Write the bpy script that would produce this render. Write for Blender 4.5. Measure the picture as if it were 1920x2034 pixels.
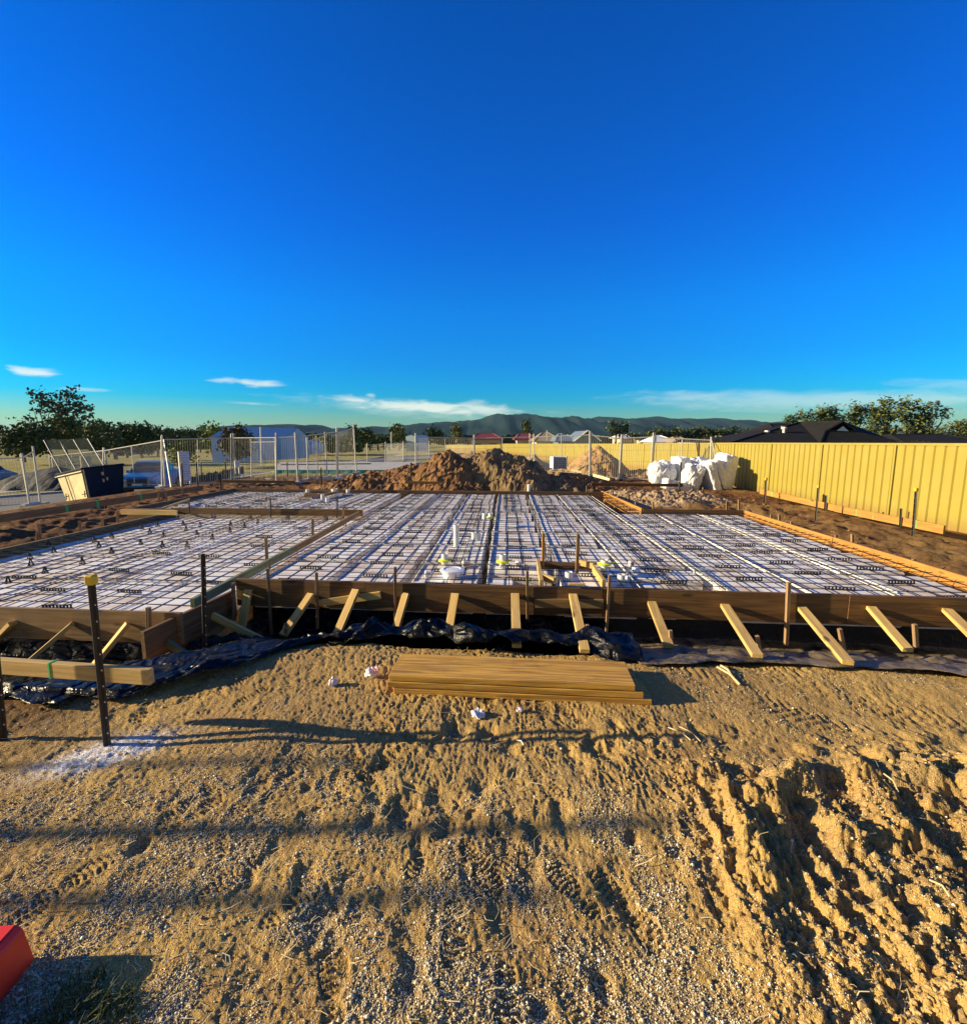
import bpy, bmesh, math, random
import numpy as np
from mathutils import Vector, Matrix, Euler
R = math.radians
random.seed(7); rng = np.random.default_rng(11)
scene = bpy.context.scene
col = scene.collection
for o in list(bpy.data.objects): bpy.data.objects.remove(o)

# ------------------------------------------------------------ camera
F = 960.0; CX = 960.0; CY = 1005.0; CAMH = 1.85
PITCH = math.atan((CY - 870) / F)
cam = bpy.data.cameras.new("camera"); camo = bpy.data.objects.new("camera", cam); col.objects.link(camo)
cam.sensor_fit = 'HORIZONTAL'; cam.sensor_width = 36; cam.lens = 18; cam.shift_y = -12 / 1920
cam.clip_start = 0.05; cam.clip_end = 12000
camo.location = (0, 0, CAMH); camo.rotation_euler = (math.pi / 2 - PITCH, 0, 0)
scene.camera = camo
scene.render.engine = 'CYCLES'
scene.view_settings.view_transform = 'Standard'; scene.view_settings.look = 'None'
scene.view_settings.exposure = 0.95; scene.view_settings.gamma = 1

def ray(u, v):
    a = (u - CX) / F; b = (CY - v) / F
    return (a, math.cos(PITCH) + b * math.sin(PITCH), -math.sin(PITCH) + b * math.cos(PITCH))
def atz(u, v, z):            # measured point of the photograph at height z
    d = ray(u, v); t = (z - CAMH) / d[2]; return Vector((d[0] * t, d[1] * t, z))
def aty(u, v, y):            # the same at distance y
    d = ray(u, v); t = y / d[1]; return Vector((d[0] * t, y, CAMH + d[2] * t))

# ------------------------------------------------------------ sun + sky
SUN_EL = 16.0; SUN_AZ = -91.0       # azimuth from +Y, negative = left
sd = Vector((math.sin(R(SUN_AZ)) * math.cos(R(SUN_EL)), math.cos(R(SUN_AZ)) * math.cos(R(SUN_EL)), math.sin(R(SUN_EL))))
sl = bpy.data.lights.new("sun", 'SUN'); sl.energy = 5.0; sl.angle = R(0.5); sl.color = (1, .82, .52)
so = bpy.data.objects.new("sun", sl); col.objects.link(so)
so.rotation_euler = (-sd).to_track_quat('-Z', 'Y').to_euler(); so.location = (-20, 0, 15)

class NT:
    """tiny node helper"""
    def __init__(s, tree): s.t = tree; s.n = tree.nodes; s.l = tree.links
    def new(s, typ, **kw):
        n = s.n.new(typ)
        for k, v in kw.items(): setattr(n, k, v)
        return n
    def put(s, sock, val):
        if val is None: return
        if isinstance(val, bpy.types.NodeSocket): s.l.new(val, sock)
        else:
            try: sock.default_value = val
            except Exception:
                sock.default_value = (*val, 1) if len(val) == 3 else val
    def math(s, op, a, b=None, c=None, clamp=False):
        n = s.new('ShaderNodeMath', operation=op); n.use_clamp = clamp
        s.put(n.inputs[0], a); s.put(n.inputs[1], b); s.put(n.inputs[2], c); return n.outputs[0]
    def mix(s, f, a, b, mode='MIX'):
        n = s.new('ShaderNodeMix', data_type='RGBA', blend_type=mode)
        s.put(n.inputs[0], f); s.put(n.inputs[6], a if isinstance(a, bpy.types.NodeSocket) else (*a[:3], 1)); s.put(n.inputs[7], b if isinstance(b, bpy.types.NodeSocket) else (*b[:3], 1)); return n.outputs[2]
    def ramp(s, f, stops, interp='LINEAR'):
        n = s.new('ShaderNodeValToRGB'); r = n.color_ramp; r.interpolation = interp
        while len(r.elements) < len(stops): r.elements.new(.5)
        for e, (p, c) in zip(r.elements, stops):
            e.position = p; e.color = (*c, 1) if len(c) == 3 else c
        s.put(n.inputs[0], f); return n.outputs[0]
    def noise(s, vec, scale, detail=3, rough=.5, dist=0):
        n = s.new('ShaderNodeTexNoise'); s.put(n.inputs['Vector'], vec); n.inputs['Scale'].default_value = scale
        n.inputs['Detail'].default_value = detail; n.inputs['Roughness'].default_value = rough; n.inputs['Distortion'].default_value = dist
        return n.outputs[0]
    def mapping(s, vec, scale=(1, 1, 1), rot=(0, 0, 0), loc=(0, 0, 0)):
        n = s.new('ShaderNodeMapping'); s.put(n.inputs[0], vec); n.inputs[1].default_value = loc
        n.inputs[2].default_value = rot; n.inputs[3].default_value = scale; return n.outputs[0]
    def smooth(s, x, a, b, lo=0., hi=1.):
        n = s.new('ShaderNodeMapRange', interpolation_type='SMOOTHSTEP'); s.put(n.inputs[0], x)
        n.inputs[1].default_value = a; n.inputs[2].default_value = b; n.inputs[3].default_value = lo; n.inputs[4].default_value = hi
        return n.outputs[0]

W = bpy.data.worlds.new("World"); scene.world = W; W.use_nodes = True
w = NT(W.node_tree); bg = w.n['Background']
sky = w.new('ShaderNodeTexSky', sky_type='NISHITA'); sky.sun_disc = False
sky.sun_elevation = R(SUN_EL); sky.sun_rotation = R(SUN_AZ)
sky.altitude = 200; sky.air_density = 1.0; sky.dust_density = .6; sky.ozone_density = 2.0
tc = w.new('ShaderNodeTexCoord').outputs['Generated']
sep = w.new('ShaderNodeSeparateXYZ'); w.l.new(tc, sep.inputs[0])
el = w.math('ARCSINE', sep.outputs[2]); az = w.math('ARCTAN2', sep.outputs[0], sep.outputs[1])
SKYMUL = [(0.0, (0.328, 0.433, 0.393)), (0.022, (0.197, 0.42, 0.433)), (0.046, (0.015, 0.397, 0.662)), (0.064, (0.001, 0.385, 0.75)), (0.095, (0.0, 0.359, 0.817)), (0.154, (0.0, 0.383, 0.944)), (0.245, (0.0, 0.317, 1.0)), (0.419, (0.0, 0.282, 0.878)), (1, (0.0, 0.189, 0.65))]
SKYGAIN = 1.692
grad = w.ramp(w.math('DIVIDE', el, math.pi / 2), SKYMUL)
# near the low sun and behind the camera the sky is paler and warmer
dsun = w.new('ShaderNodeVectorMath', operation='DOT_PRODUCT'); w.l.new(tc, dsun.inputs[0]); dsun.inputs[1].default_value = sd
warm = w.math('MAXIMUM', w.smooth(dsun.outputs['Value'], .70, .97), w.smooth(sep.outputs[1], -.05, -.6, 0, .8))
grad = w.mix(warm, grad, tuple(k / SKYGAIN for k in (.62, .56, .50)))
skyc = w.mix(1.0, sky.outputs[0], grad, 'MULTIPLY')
# cirrus
comb = w.new('ShaderNodeCombineXYZ'); w.l.new(az, comb.inputs[0]); w.l.new(el, comb.inputs[1]); ae = comb.outputs[0]
wisp = w.noise(w.mapping(ae, (14, 70, 1)), 1.0, 6, .6, .6)
wisp2 = w.noise(w.mapping(ae, (4, 16, 1)), 1.0, 4, .55, .3)
def azel(u, v):
    d = Vector(ray(u, v)).normalized(); return math.atan2(d.x, d.y), math.asin(d.z)
cl = None
# (left px, right px, centre y left, centre y right, half thickness px, strength)
for (u0, u1, v0, v1, th, st, soft) in [(5, 128, 735, 740, 9, .75, 1.25), (415, 575, 752, 767, 9, .65, 1.2), (430, 560, 797, 805, 4, .35, .9), (640, 1045, 795, 822, 14, .85, .9),
        (880, 1030, 806, 820, 16, .7, .8), (1240, 2300, 792, 790, 24, .36, .6), (1270, 1500, 785, 792, 13, .35, .7), (110, 230, 771, 776, 4, .3, .9), (725, 750, 784, 786, 5, .4, .9), (560, 1040, 790, 835, 16, .25, 1), (1750, 2200, 765, 760, 14, .2, .8)]:
    a0, e0 = azel(u0, v0); a1, e1 = azel(u1, v1)
    ca, ce = (a0 + a1) / 2, (e0 + e1) / 2; L = math.hypot(a1 - a0, e1 - e0) / 2; ang = math.atan2(e1 - e0, a1 - a0); T = th / F * math.cos(ca)
    vec = w.mapping(ae, (1, 1, 1), (0, 0, 0), (-ca, -ce, 0)); vec = w.mapping(vec, (1, 1, 1), (0, 0, -ang)); vec = w.mapping(vec, (1 / L, 1 / T, 1))
    ln = w.new('ShaderNodeVectorMath', operation='LENGTH'); w.l.new(vec, ln.inputs[0])
    dd = w.math('ADD', ln.outputs['Value'], w.math('MULTIPLY', w.math('SUBTRACT', wisp, .5), 2.3 * soft))
    dd = w.math('ADD', dd, w.math('MULTIPLY', w.math('SUBTRACT', wisp2, .5), .9))
    m = w.smooth(dd, 1.15, .1, 0., 1.); m = w.math('MULTIPLY', m, st)
    cl = m if cl is None else w.math('MAXIMUM', cl, m)
CLOUDC = (3.93, 4.20, 3.67)
skyc = w.mix(cl, skyc, CLOUDC)
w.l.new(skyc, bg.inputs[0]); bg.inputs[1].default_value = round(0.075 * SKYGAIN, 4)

# ------------------------------------------------------------ tags
def tag(o, label=None, cat=None, group=None, kind=None):
    if label: o['label'] = label
    if cat: o['category'] = cat
    if group: o['group'] = group
    if kind: o['kind'] = kind
    return o
def empty(name, loc, rz=0):
    o = bpy.data.objects.new(name, None); col.objects.link(o); o.location = loc; o.rotation_euler = (0, 0, rz); o.empty_display_size = .1
    return o

class MB:
    def __init__(s): s.v = []; s.f = []
    def add(s, vs, fs):
        b = len(s.v); s.v += [tuple(p) for p in vs]; s.f += [tuple(i + b for i in f) for f in fs]; return s
    def hexa(s, c8):
        return s.add(c8, [(0, 3, 2, 1), (4, 5, 6, 7), (0, 1, 5, 4), (1, 2, 6, 5), (2, 3, 7, 6), (3, 0, 4, 7)])
    def box(s, c, size, M=None):
        x, y, z = (size[0] / 2, size[1] / 2, size[2] / 2); c = Vector(c)
        p = [Vector(q) for q in ((-x, -y, -z), (x, -y, -z), (x, y, -z), (-x, y, -z), (-x, -y, z), (x, -y, z), (x, y, z), (-x, y, z))]
        if M is not None: p = [M @ q for q in p]
        return s.hexa([q + c for q in p])
    def tube(s, p0, p1, r, n=6, r1=None, cap=True):
        p0 = Vector(p0); p1 = Vector(p1); d = (p1 - p0).normalized(); r1 = r if r1 is None else r1
        a = d.orthogonal().normalized(); b = d.cross(a); vs = []
        for k in range(n):
            t = 2 * math.pi * k / n; o = a * math.cos(t) + b * math.sin(t); vs.append(p0 + o * r); vs.append(p1 + o * r1)
        fs = [(2 * k, 2 * ((k + 1) % n), 2 * ((k + 1) % n) + 1, 2 * k + 1) for k in range(n)]
        if cap: fs += [tuple(2 * k for k in reversed(range(n))), tuple(2 * k + 1 for k in range(n))]
        return s.add(vs, fs)
    def lathe(s, c, prof, n=20):
        vs = []; c = Vector(c); m = len(prof)
        for k in range(n):
            t = 2 * math.pi * k / n
            for (r, z) in prof: vs.append(c + Vector((r * math.cos(t), r * math.sin(t), z)))
        fs = [(k * m + j, ((k + 1) % n) * m + j, ((k + 1) % n) * m + j + 1, k * m + j + 1) for k in range(n) for j in range(m - 1)]
        return s.add(vs, fs)
    def grid(s, nu, nv, fn):
        vs = [fn(i / nu, j / nv) for j in range(nv + 1) for i in range(nu + 1)]
        fs = [(j * (nu + 1) + i, j * (nu + 1) + i + 1, (j + 1) * (nu + 1) + i + 1, (j + 1) * (nu + 1) + i) for j in range(nv) for i in range(nu)]
        return s.add(vs, fs)
    def build(s, name, mat, parent=None, smooth=False, loc=None, bevel=0):
        me = bpy.data.meshes.new(name); me.from_pydata(s.v, [], s.f)
        if bevel:
            bm = bmesh.new(); bm.from_mesh(me); bmesh.ops.bevel(bm, geom=bm.edges[:], offset=bevel, segments=1, affect='EDGES'); bm.to_mesh(me); bm.free()
        if smooth: me.polygons.foreach_set('use_smooth', [True] * len(me.polygons))
        me.materials.append(mat); me.update()
        o = bpy.data.objects.new(name, me); col.objects.link(o)
        if parent is not None: o.parent = parent
        if loc is not None: o.location = loc
        return o

# ------------------------------------------------------------ noise in numpy
_perm = rng.permutation(4096); _g = rng.random(4096)
def _hash(ix, iy, s=0): return _perm[(_perm[(ix + s * 37) & 4095] + iy) & 4095]
def vnoise(x, y, s=0):
    ix = np.floor(x).astype(np.int64); iy = np.floor(y).astype(np.int64); fx = x - ix; fy = y - iy
    fx = fx * fx * fx * (fx * (fx * 6 - 15) + 10); fy = fy * fy * fy * (fy * (fy * 6 - 15) + 10)
    a = _g[_hash(ix, iy, s)]; b = _g[_hash(ix + 1, iy, s)]; c = _g[_hash(ix, iy + 1, s)]; d = _g[_hash(ix + 1, iy + 1, s)]
    return (a * (1 - fx) + b * fx) * (1 - fy) + (c * (1 - fx) + d * fx) * fy * 1.0
def fbm(x, y, oct=4, s=0, gain=.5):
    r = 0; a = 1; t = 0
    for k in range(oct):
        c, sn = math.cos(.6 * k + .3), math.sin(.6 * k + .3); f = 2.03 ** k
        r = r + a * vnoise((x * c - y * sn) * f + 17.3 * k, (x * sn + y * c) * f + 9.1 * k, s + k); t += a; a *= gain
    return r / t * 2 - 1
def blobs(x, y, cell, s=0, dens=1.0, flat=1.0):
    """domed clods scattered on a jittered lattice, 0..1"""
    X = x / cell; Y = y / cell; ix = np.floor(X).astype(np.int64); iy = np.floor(Y).astype(np.int64); out = np.zeros_like(X)
    for dx in (-1, 0, 1):
        for dy in (-1, 0, 1):
            h = _hash(ix + dx, iy + dy, s); px = ix + dx + _g[h]; py = iy + dy + _g[(h * 7 + 13) & 4095]
            r = .25 + .5 * _g[(h * 3 + 5) & 4095]; on = _g[(h * 11 + 3) & 4095] < dens
            d2 = ((X - px) ** 2 + ((Y - py) * flat) ** 2) / r ** 2
            out = np.maximum(out, np.where(on, np.sqrt(np.clip(1 - d2, 0, 1)) * r * 1.4, 0))
    return out
def sst(a, b, x):
    t = np.clip((x - a) / (b - a), 0, 1); return t * t * (3 - 2 * t)

# ------------------------------------------------------------ slab frame
O = Vector((-2.70, 5.14, 0)); U = Vector((.9962, -.0870, 0)); V = Vector((.045, .999, 0))
def P(u, v, z=0): return Vector((O.x + u * U.x + v * V.x, O.y + u * U.y + v * V.y, z))
_det = U.x * V.y - U.y * V.x
def uvof(x, y):
    dx = x - O.x; dy = y - O.y
    return (dx * V.y - dy * V.x) / _det, (dy * U.x - dx * U.y) / _det
Z_MAIN = .33; Z_GAR = .25

def rect(u, v, u0, u1, v0, v1, soft):      # 1 inside, falling off over soft
    return sst(-soft, 0, u - u0) * sst(-soft, 0, u1 - u) * sst(-soft, 0, v - v0) * sst(-soft, 0, v1 - v)

def ground_h(x, y, fine=True):
    x = np.asarray(x, float); y = np.asarray(y, float); u, v = uvof(x, y); r = np.hypot(x, y)
    h = -1.1 * sst(0, 7, -x - 11.6) - .01 * np.clip(y - 15, 0, 140) - .5 * sst(0, 10, x - 10.5)
    near = 1 - sst(10, 18, r)
    h = h + .05 * fbm(x / 2.2, y / 2.2, 3, 3) * (1 - sst(60, 200, r)) * (1 - .6 * near)
    # rough dug earth around the slab
    ring = rect(u, v, -8.6, 10.5, 2, 22, 2.0) * (1 - rect(u, v, -5.3, 5.9, 4.8, 9.0, .1)) * (1 - rect(u, v, -4.5, 7.95, -.9, 5.7, .1))
    h = h + ring * (.15 * np.abs(fbm(x / .8, y / .8, 4, 7)) + .05 * fbm(x / .2, y / .2, 3, 9) + .02)
    h = h + .16 * rect(u, v, 8.6, 9.9, 1.5, 4.6, .8)            # low heap by the fence at right
    # heap crest in front of the trench
    u2 = np.where(u < 0, u, u)
    main = sst(-.6, .3, u) * sst(-.1, .35, 12 - u)
    edge = -.98 - .03 * np.sin(u * 2.1) - .05 * fbm(u * 1.3, v * 0, 2, 21)
    crest = main * np.exp(-((v - edge + .25) / .32) ** 2) * .055
    h = h + crest
    tr = main * sst(-.95, -.55, v) * (1 - sst(.36, .46, v))
    h = h * (1 - tr) + tr * -.33
    # trench before the garage part
    gm = 1 - sst(-.35, .55, u + .25 * fbm(y * 2, x * 2, 2, 5) * .4)
    gedge = -2.0 + .10 * fbm(u * 1.1, u * 0, 2, 31) + .75 * sst(-1.2, .3, u)
    gt = gm * sst(gedge - .12, gedge + .3, v) * (1 - sst(-.5, -.4, v))
    h = h * (1 - gt) + gt * -.30
    h = h + gm * np.exp(-((v - gedge + .35) / .3) ** 2) * .03
    inside = np.maximum(rect(u, v, -4.5, 7.9, -.4, 5.7, .04) * np.where((u > -.1) & (v < .46), 0, 1), rect(u, v, -5.35, 5.9, 4.8, 9.0, .05))
    h = np.where(inside > .5, -.06, h)
    if not fine: return h
    m = (1 - sst(5.5, 9, r)) * (1 - np.clip(tr + gt, 0, 1)) * (1 - sst(-.75, -.55, v) * sst(-5, -4.6, u))
    h = h + m * (.026 * fbm(x / .75, y / .75, 3, 41) + .009 * fbm(x / .22, y / .34, 3, 44) + .004 * fbm(x / .09, y / .12, 2, 46))
    grav = sst(-.25, .25, fbm(x / .9 + 3, y / .9, 2, 51) + .55 * (1 - sst(1.5, 2.9, y)))      # gravelly areas
    # heel and toe dents, drag marks
    dent = np.zeros_like(x)
    rr = random.Random(5)
    spots = [(rr.uniform(-.6, 1.5), rr.uniform(1.9, 2.9), rr.uniform(.03, .075), rr.uniform(.02, .045)) for _ in range(40)] + \
            [(rr.uniform(-1.6, .6), rr.uniform(1.25, 2.6), rr.uniform(.03, .07), rr.uniform(.012, .03)) for _ in range(46)]
    for (cx, cy, rad, dep) in spots:
        s_ = (abs(x - cx) < .3) & (abs(y - cy) < .4)
        if s_.any():
            aa = rr.uniform(-.5, .5); X = x[s_] - cx; Y = y[s_] - cy; Xr = X * math.cos(aa) + Y * math.sin(aa); Yr = -X * math.sin(aa) + Y * math.cos(aa)
            d = np.sqrt((Xr / rad) ** 2 + (Yr / (rad * rr.uniform(1.1, 2.3))) ** 2) * (1 + .5 * fbm((X + cx) / .05, (Y + cy) / .05, 2, 47))
            dent[s_] += dep * (-np.exp(-d ** 2.2) + .16 * np.exp(-((d - 1.2) / .35) ** 2))
    h = h + .62 * dent * m
    # deep churned clay slabs at right, running away from the camera
    rut = sst(.68, 1.15, x + .12 * fbm(x * 3, y * 3, 2, 61)) * (1 - sst(2.15, 2.65, y - .12 * (x - 1.2) + .2 * fbm(x * 2, y * 2, 2, 62))) * (1 - sst(2.9, 3.6, x))
    ax = x + .16 * fbm(x * 1.2, y * 1.2, 2, 63) - .12 * (y - 1.6)
    rid = 1 - np.abs(fbm(ax / .26, y / 1.15, 2, 64)) * 2.1
    rid = np.clip(rid, -.3, 1); plate = np.floor((fbm(ax / .17, y / .5, 2, 66) + 1) * 3) / 3 - 1
    rid2 = np.clip(1 - np.abs(fbm(ax / .11 + .4 * fbm(x / .3, y / .3, 2, 60), y / .75, 2, 65)) * 2.4, -.3, 1); h = h + .8 * m * rut * (.026 * rid2 + .05 * rid + .045 * plate + .022 * fbm(x / .09, y / .12, 3, 67) + .016 * blobs(x, y, .09, 70, .5, .6))
    # curved lip round the top of the churned part
    cxx, cyy = 1.9, 1.75; ra = np.hypot(x - cxx, (y - cyy) * 1.05); lip = np.exp(-((ra - .72 + .08 * fbm(x * 4, y * 4, 2, 68)) / .09) ** 2) * sst(-.3, .2, y - cyy)
    h = h + m * lip * .06 * (.7 + .6 * vnoise(x / .07, y / .07, 69)) * sst(.9, 1.5, x + .3) - m * .02 * np.exp(-((ra - .5) / .12) ** 2) * sst(0, .3, y - cyy)
    # boot prints
    rr = random.Random(21)
    for _ in range(64):
        cx = rr.uniform(-2.6, 1.2); cy = rr.uniform(1.3, 3.5); an = rr.uniform(-.7, .7) + (math.pi if rr.random() < .5 else 0); dep = rr.uniform(.005, .011)
        q = (abs(x - cx) < .22) & (abs(y - cy) < .22)
        if not q.any(): continue
        X = x[q] - cx; Y = y[q] - cy; a_ = X * math.cos(an) + Y * math.sin(an); b_ = -X * math.sin(an) + Y * math.cos(an)
        ms = np.maximum(sst(1.12, .92, np.sqrt((a_ / .052) ** 2 + ((b_ - .045) / .092) ** 2)), sst(1.12, .9, np.sqrt((a_ / .038) ** 2 + ((b_ + .10) / .045) ** 2)))
        rim = sst(1.5, 1.1, np.sqrt((a_ / .052) ** 2 + ((b_ - .0) / .15) ** 2))
        h[q] += m[q] * (-dep * ms + .25 * dep * rim * (1 - ms) + ms * dep * .75 * (np.abs(((b_ + .25 * np.abs(a_)) / .024) % 1 - .5) < .26))
    # tyre tread across the right
    tx = (x - 2.0) * .80 - (y - 3.3) * .60; ty = (x - 2.0) * .60 + (y - 3.3) * .80
    for o_ in (-.12, .34):
        bnd = sst(.13, .10, np.abs(ty - o_ + .03 * np.sin(tx * 1.5))) * sst(-.9, -.5, tx) * (1 - rut)
        h = h + m * bnd * (.25 + .5 * vnoise(x / .3, y / .3, 88)) * (-.007 + .010 * (np.abs(((tx + np.abs(ty - o_) * .8) / .07) % 1 - .5) < .28))
    big = blobs(x, y, .13, 71, .35) * sst(.9, 1.4, x) * (1 - sst(2.5, 3.0, y))
    h = h + m * .055 * big
    h = h + m * (.019 * blobs(x, y, .055, 72, .45) * (.04 + .96 * rut) + blobs(x, y, .022, 73, .6) * (.002 + .008 * rut + .002 * grav))
    # trodden, wrinkled surface (boot treads)
    tread = 1 - np.abs(fbm(x / .028 + .6 * fbm(x / .2, y / .2, 1, 80), y / .055, 2, 81)) * 3.2; patch = .6 + .4 * sst(-.2, .25, fbm(x / .45, y / .5, 2, 85))
    h = h + m * (1 - .7 * grav) * patch * .0052 * np.clip(tread, -1, 1) + m * (.0022 + .008 * rut) * fbm(x / .016, y / .016, 2, 83) + m * rut * .014 * (1 - 2 * np.abs(fbm(x / .05, y / .05, 3, 84)))
    return h
def gz(x, y): return float(ground_h(np.array([x]), np.array([y]), False)[0])

# ------------------------------------------------------------ materials
def new_mat(name):
    m = bpy.data.materials.new(name); m.use_nodes = True; t = NT(m.node_tree); b = t.n['Principled BSDF']; return m, t, b
def coords(t, kind='Object'): return t.new('ShaderNodeTexCoord').outputs[kind]
def bump(t, b, h, strength=.4, dist=.01):
    n = t.new('ShaderNodeBump'); n.inputs['Strength'].default_value = strength; n.inputs['Distance'].default_value = dist
    t.l.new(h, n.inputs['Height']); t.l.new(n.outputs[0], b.inputs['Normal'])
def mat(name, c, rough=.6, c2=None, scale=8, vscale=(1, 1, 1), metal=0, bmp=0, bscale=None, space='Object', spec=None, contrast=.25, rand=0):
    m, t, b = new_mat(name); co = t.mapping(coords(t, space), vscale)
    c2 = c2 or tuple(k * .6 for k in c)
    f = t.smooth(t.noise(co, scale, 5, .6), .5 - contrast, .5 + contrast)
    cc = t.mix(f, c, c2)
    if rand:
        oi = t.new('ShaderNodeObjectInfo').outputs['Random']; hv = t.new('ShaderNodeHueSaturation')
        t.put(hv.inputs['Value'], t.math('MULTIPLY_ADD', oi, rand, 1 - rand / 2)); t.l.new(cc, hv.inputs['Color']); cc = hv.outputs[0]
    t.l.new(cc, b.inputs['Base Color']); b.inputs['Roughness'].default_value = rough; b.inputs['Metallic'].default_value = metal
    if spec is not None: b.inputs['Specular IOR Level'].default_value = spec
    if bmp: bump(t, b, t.noise(co, bscale or scale * 4, 4, .6), .6, bmp)
    return m
def wood(name, c, c2, rand=.35, dark=(.03, .02, .01), grain=22):
    m, t, b = new_mat(name); co = coords(t); oi = t.new('ShaderNodeObjectInfo').outputs['Random']
    off = t.new('ShaderNodeVectorMath', operation='ADD'); t.l.new(co, off.inputs[0])
    cm = t.new('ShaderNodeCombineXYZ'); t.l.new(t.math('MULTIPLY', oi, 50), cm.inputs[0]); t.l.new(cm.outputs[0], off.inputs[1]); co = off.outputs[0]
    g = t.noise(t.mapping(co, (1.0, grain, grain)), 1.6, 5, .65, .8)
    blot = t.noise(co, 3.2, 3, .6)
    f = t.smooth(g, .36, .62); cc = t.mix(f, c, c2)
    cc = t.mix(t.smooth(blot, .55, .8, 0, .55), cc, tuple(k * .45 for k in c2))
    # knots
    vo = t.new('ShaderNodeTexVoronoi'); t.l.new(t.mapping(co, (2.2, 6, 6)), vo.inputs['Vector']); vo.inputs['Scale'].default_value = 1
    kn = t.smooth(vo.outputs['Distance'], .17, .07, 0, .8); cc = t.mix(kn, cc, dark)
    hv = t.new('ShaderNodeHueSaturation'); t.put(hv.inputs['Value'], t.math('MULTIPLY_ADD', oi, rand, 1 - rand / 2)); t.l.new(cc, hv.inputs['Color'])
    t.l.new(hv.outputs[0], b.inputs['Base Color']); b.inputs['Roughness'].default_value = .75
    bump(t, b, g, .5, .004)
    return m
M = {}
M['pine'] = wood('pine_timber', (.66, .45, .15), (.48, .30, .09))
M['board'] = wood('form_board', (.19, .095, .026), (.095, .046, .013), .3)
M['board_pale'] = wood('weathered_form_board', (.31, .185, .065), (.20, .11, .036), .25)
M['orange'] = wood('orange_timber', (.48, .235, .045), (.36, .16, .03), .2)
M['greenwood'] = wood('treated_pine', (.20, .22, .10), (.13, .15, .07), .2)
M['plank'] = wood('planks', (.62, .35, .055), (.30, .145, .022), .3)
M['peg'] = wood('hardwood_peg', (.33, .21, .10), (.20, .12, .055), .5)
M['picket'] = mat('black_steel', (.012, .012, .013), .45, (.03, .022, .018), 20)
M['yellow'] = mat('yellow_plastic', (.75, .50, .02), .45, (.65, .42, .02), 10)
M['wire'] = mat('rusty_steel', (.022, .017, .016), .6, (.012, .011, .012), 6, metal=.3)
M['galv'] = mat('galvanised_steel', (.62, .60, .52), .45, (.45, .45, .42), 12, metal=.25)
M['galvdark'] = mat('galvanised_wire', (.33, .33, .30), .5, (.22, .22, .2), 12, metal=.3)
M['chair'] = mat('black_plastic_chair', (.01, .01, .012), .5, (.02, .02, .02), 10)
M['pvc'] = mat('white_pvc', (.78, .78, .74), .35, (.68, .68, .62), 5)
M['tape'] = mat('yellow_tape', (.75, .78, .03), .5, (.65, .68, .03), 10)
M['bucket'] = mat('white_plastic', (.82, .82, .86), .35, (.7, .7, .74), 5)
M['green'] = mat('green_spray_paint', (.04, .55, .12), .6, (.02, .4, .1), 30)
M['concrete'] = mat('concrete', (.50, .47, .40), .85, (.36, .34, .30), 1.2, bmp=.003, bscale=30)
M['teal'] = mat('teal_membrane', (.01, .22, .17), .5, (.01, .14, .12), 3)
M['white'] = mat('white_paint', (.78, .77, .74), .5, (.66, .65, .62), 3)
M['cream'] = mat('cream_paint', (.72, .62, .34), .6, (.62, .52, .28), 3)
M['sheet'] = mat('silt_fabric', (.015, .016, .02), .8, (.04, .04, .045), 2, bmp=.01, bscale=14)
def grass_like(name, a, b_, sc):
    return mat(name, a, .9, b_, sc, contrast=.2)
# pods: dusty white polystyrene
m, t, b = new_mat('polystyrene'); co = coords(t); oi = t.new('ShaderNodeObjectInfo').outputs['Random']
geo = t.new('ShaderNodeNewGeometry'); wn = t.noise(geo.outputs['Position'], 3.3, 5, .65); wn2 = t.noise(geo.outputs['Position'], 1.1, 2, .5)
cc = t.mix(t.smooth(wn, .42, .66), (.88, .87, .86), (.66, .54, .44)); cc = t.mix(t.smooth(wn2, .48, .7, 0, .6), cc, (.64, .52, .40)); cc = t.mix(t.smooth(t.noise(geo.outputs['Position'], 11, 3, .6), .6, .72, 0, .45), cc, (.42, .30, .20))
t.l.new(cc, b.inputs['Base Color']); b.inputs['Roughness'].default_value = .85; bump(t, b, t.noise(co, 90, 2), .3, .002); M['pod'] = m
# black builder's film
m, t, b = new_mat('black_plastic_film'); co = coords(t)
n1 = t.noise(co, 5, 5, .6, 1.0); dust = t.noise(co, 9, 5, .65)
t.l.new(t.mix(t.smooth(dust, .55, .72, 0, .45), (.004, .005, .007), (.12, .09, .045)), b.inputs['Base Color'])
t.put(b.inputs['Roughness'], t.smooth(dust, .35, .7, .25, .6)); b.inputs['Specular IOR Level'].default_value = .3; vo = t.new('ShaderNodeTexVoronoi', feature='DISTANCE_TO_EDGE'); wv = t.mix(.12, co, t.new('ShaderNodeTexNoise').outputs[1]); t.l.new(wv, vo.inputs['Vector']); vo.inputs['Scale'].default_value = 5; cr = t.smooth(vo.outputs['Distance'], 0, .16); b.inputs['Specular IOR Level'].default_value = .22; bump(t, b, t.math('ADD', n1, t.math('MULTIPLY', cr, .5)), .9, .035); M['film'] = m
m, t, b = new_mat('dusty_plastic_film'); co = coords(t); dust = t.noise(co, 5, 5, .65)
nz = t.new('ShaderNodeSeparateXYZ'); t.l.new(t.new('ShaderNodeNewGeometry').outputs['True Normal'], nz.inputs[0]); up_ = t.smooth(t.math('ABSOLUTE', nz.outputs[2]), .5, .85)
t.l.new(t.mix(t.math('MULTIPLY', up_, t.smooth(dust, .34, .58, 0, .9)), (.006, .007, .009), (.24, .18, .10)), b.inputs['Base Color']); b.inputs['Roughness'].default_value = .55
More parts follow.
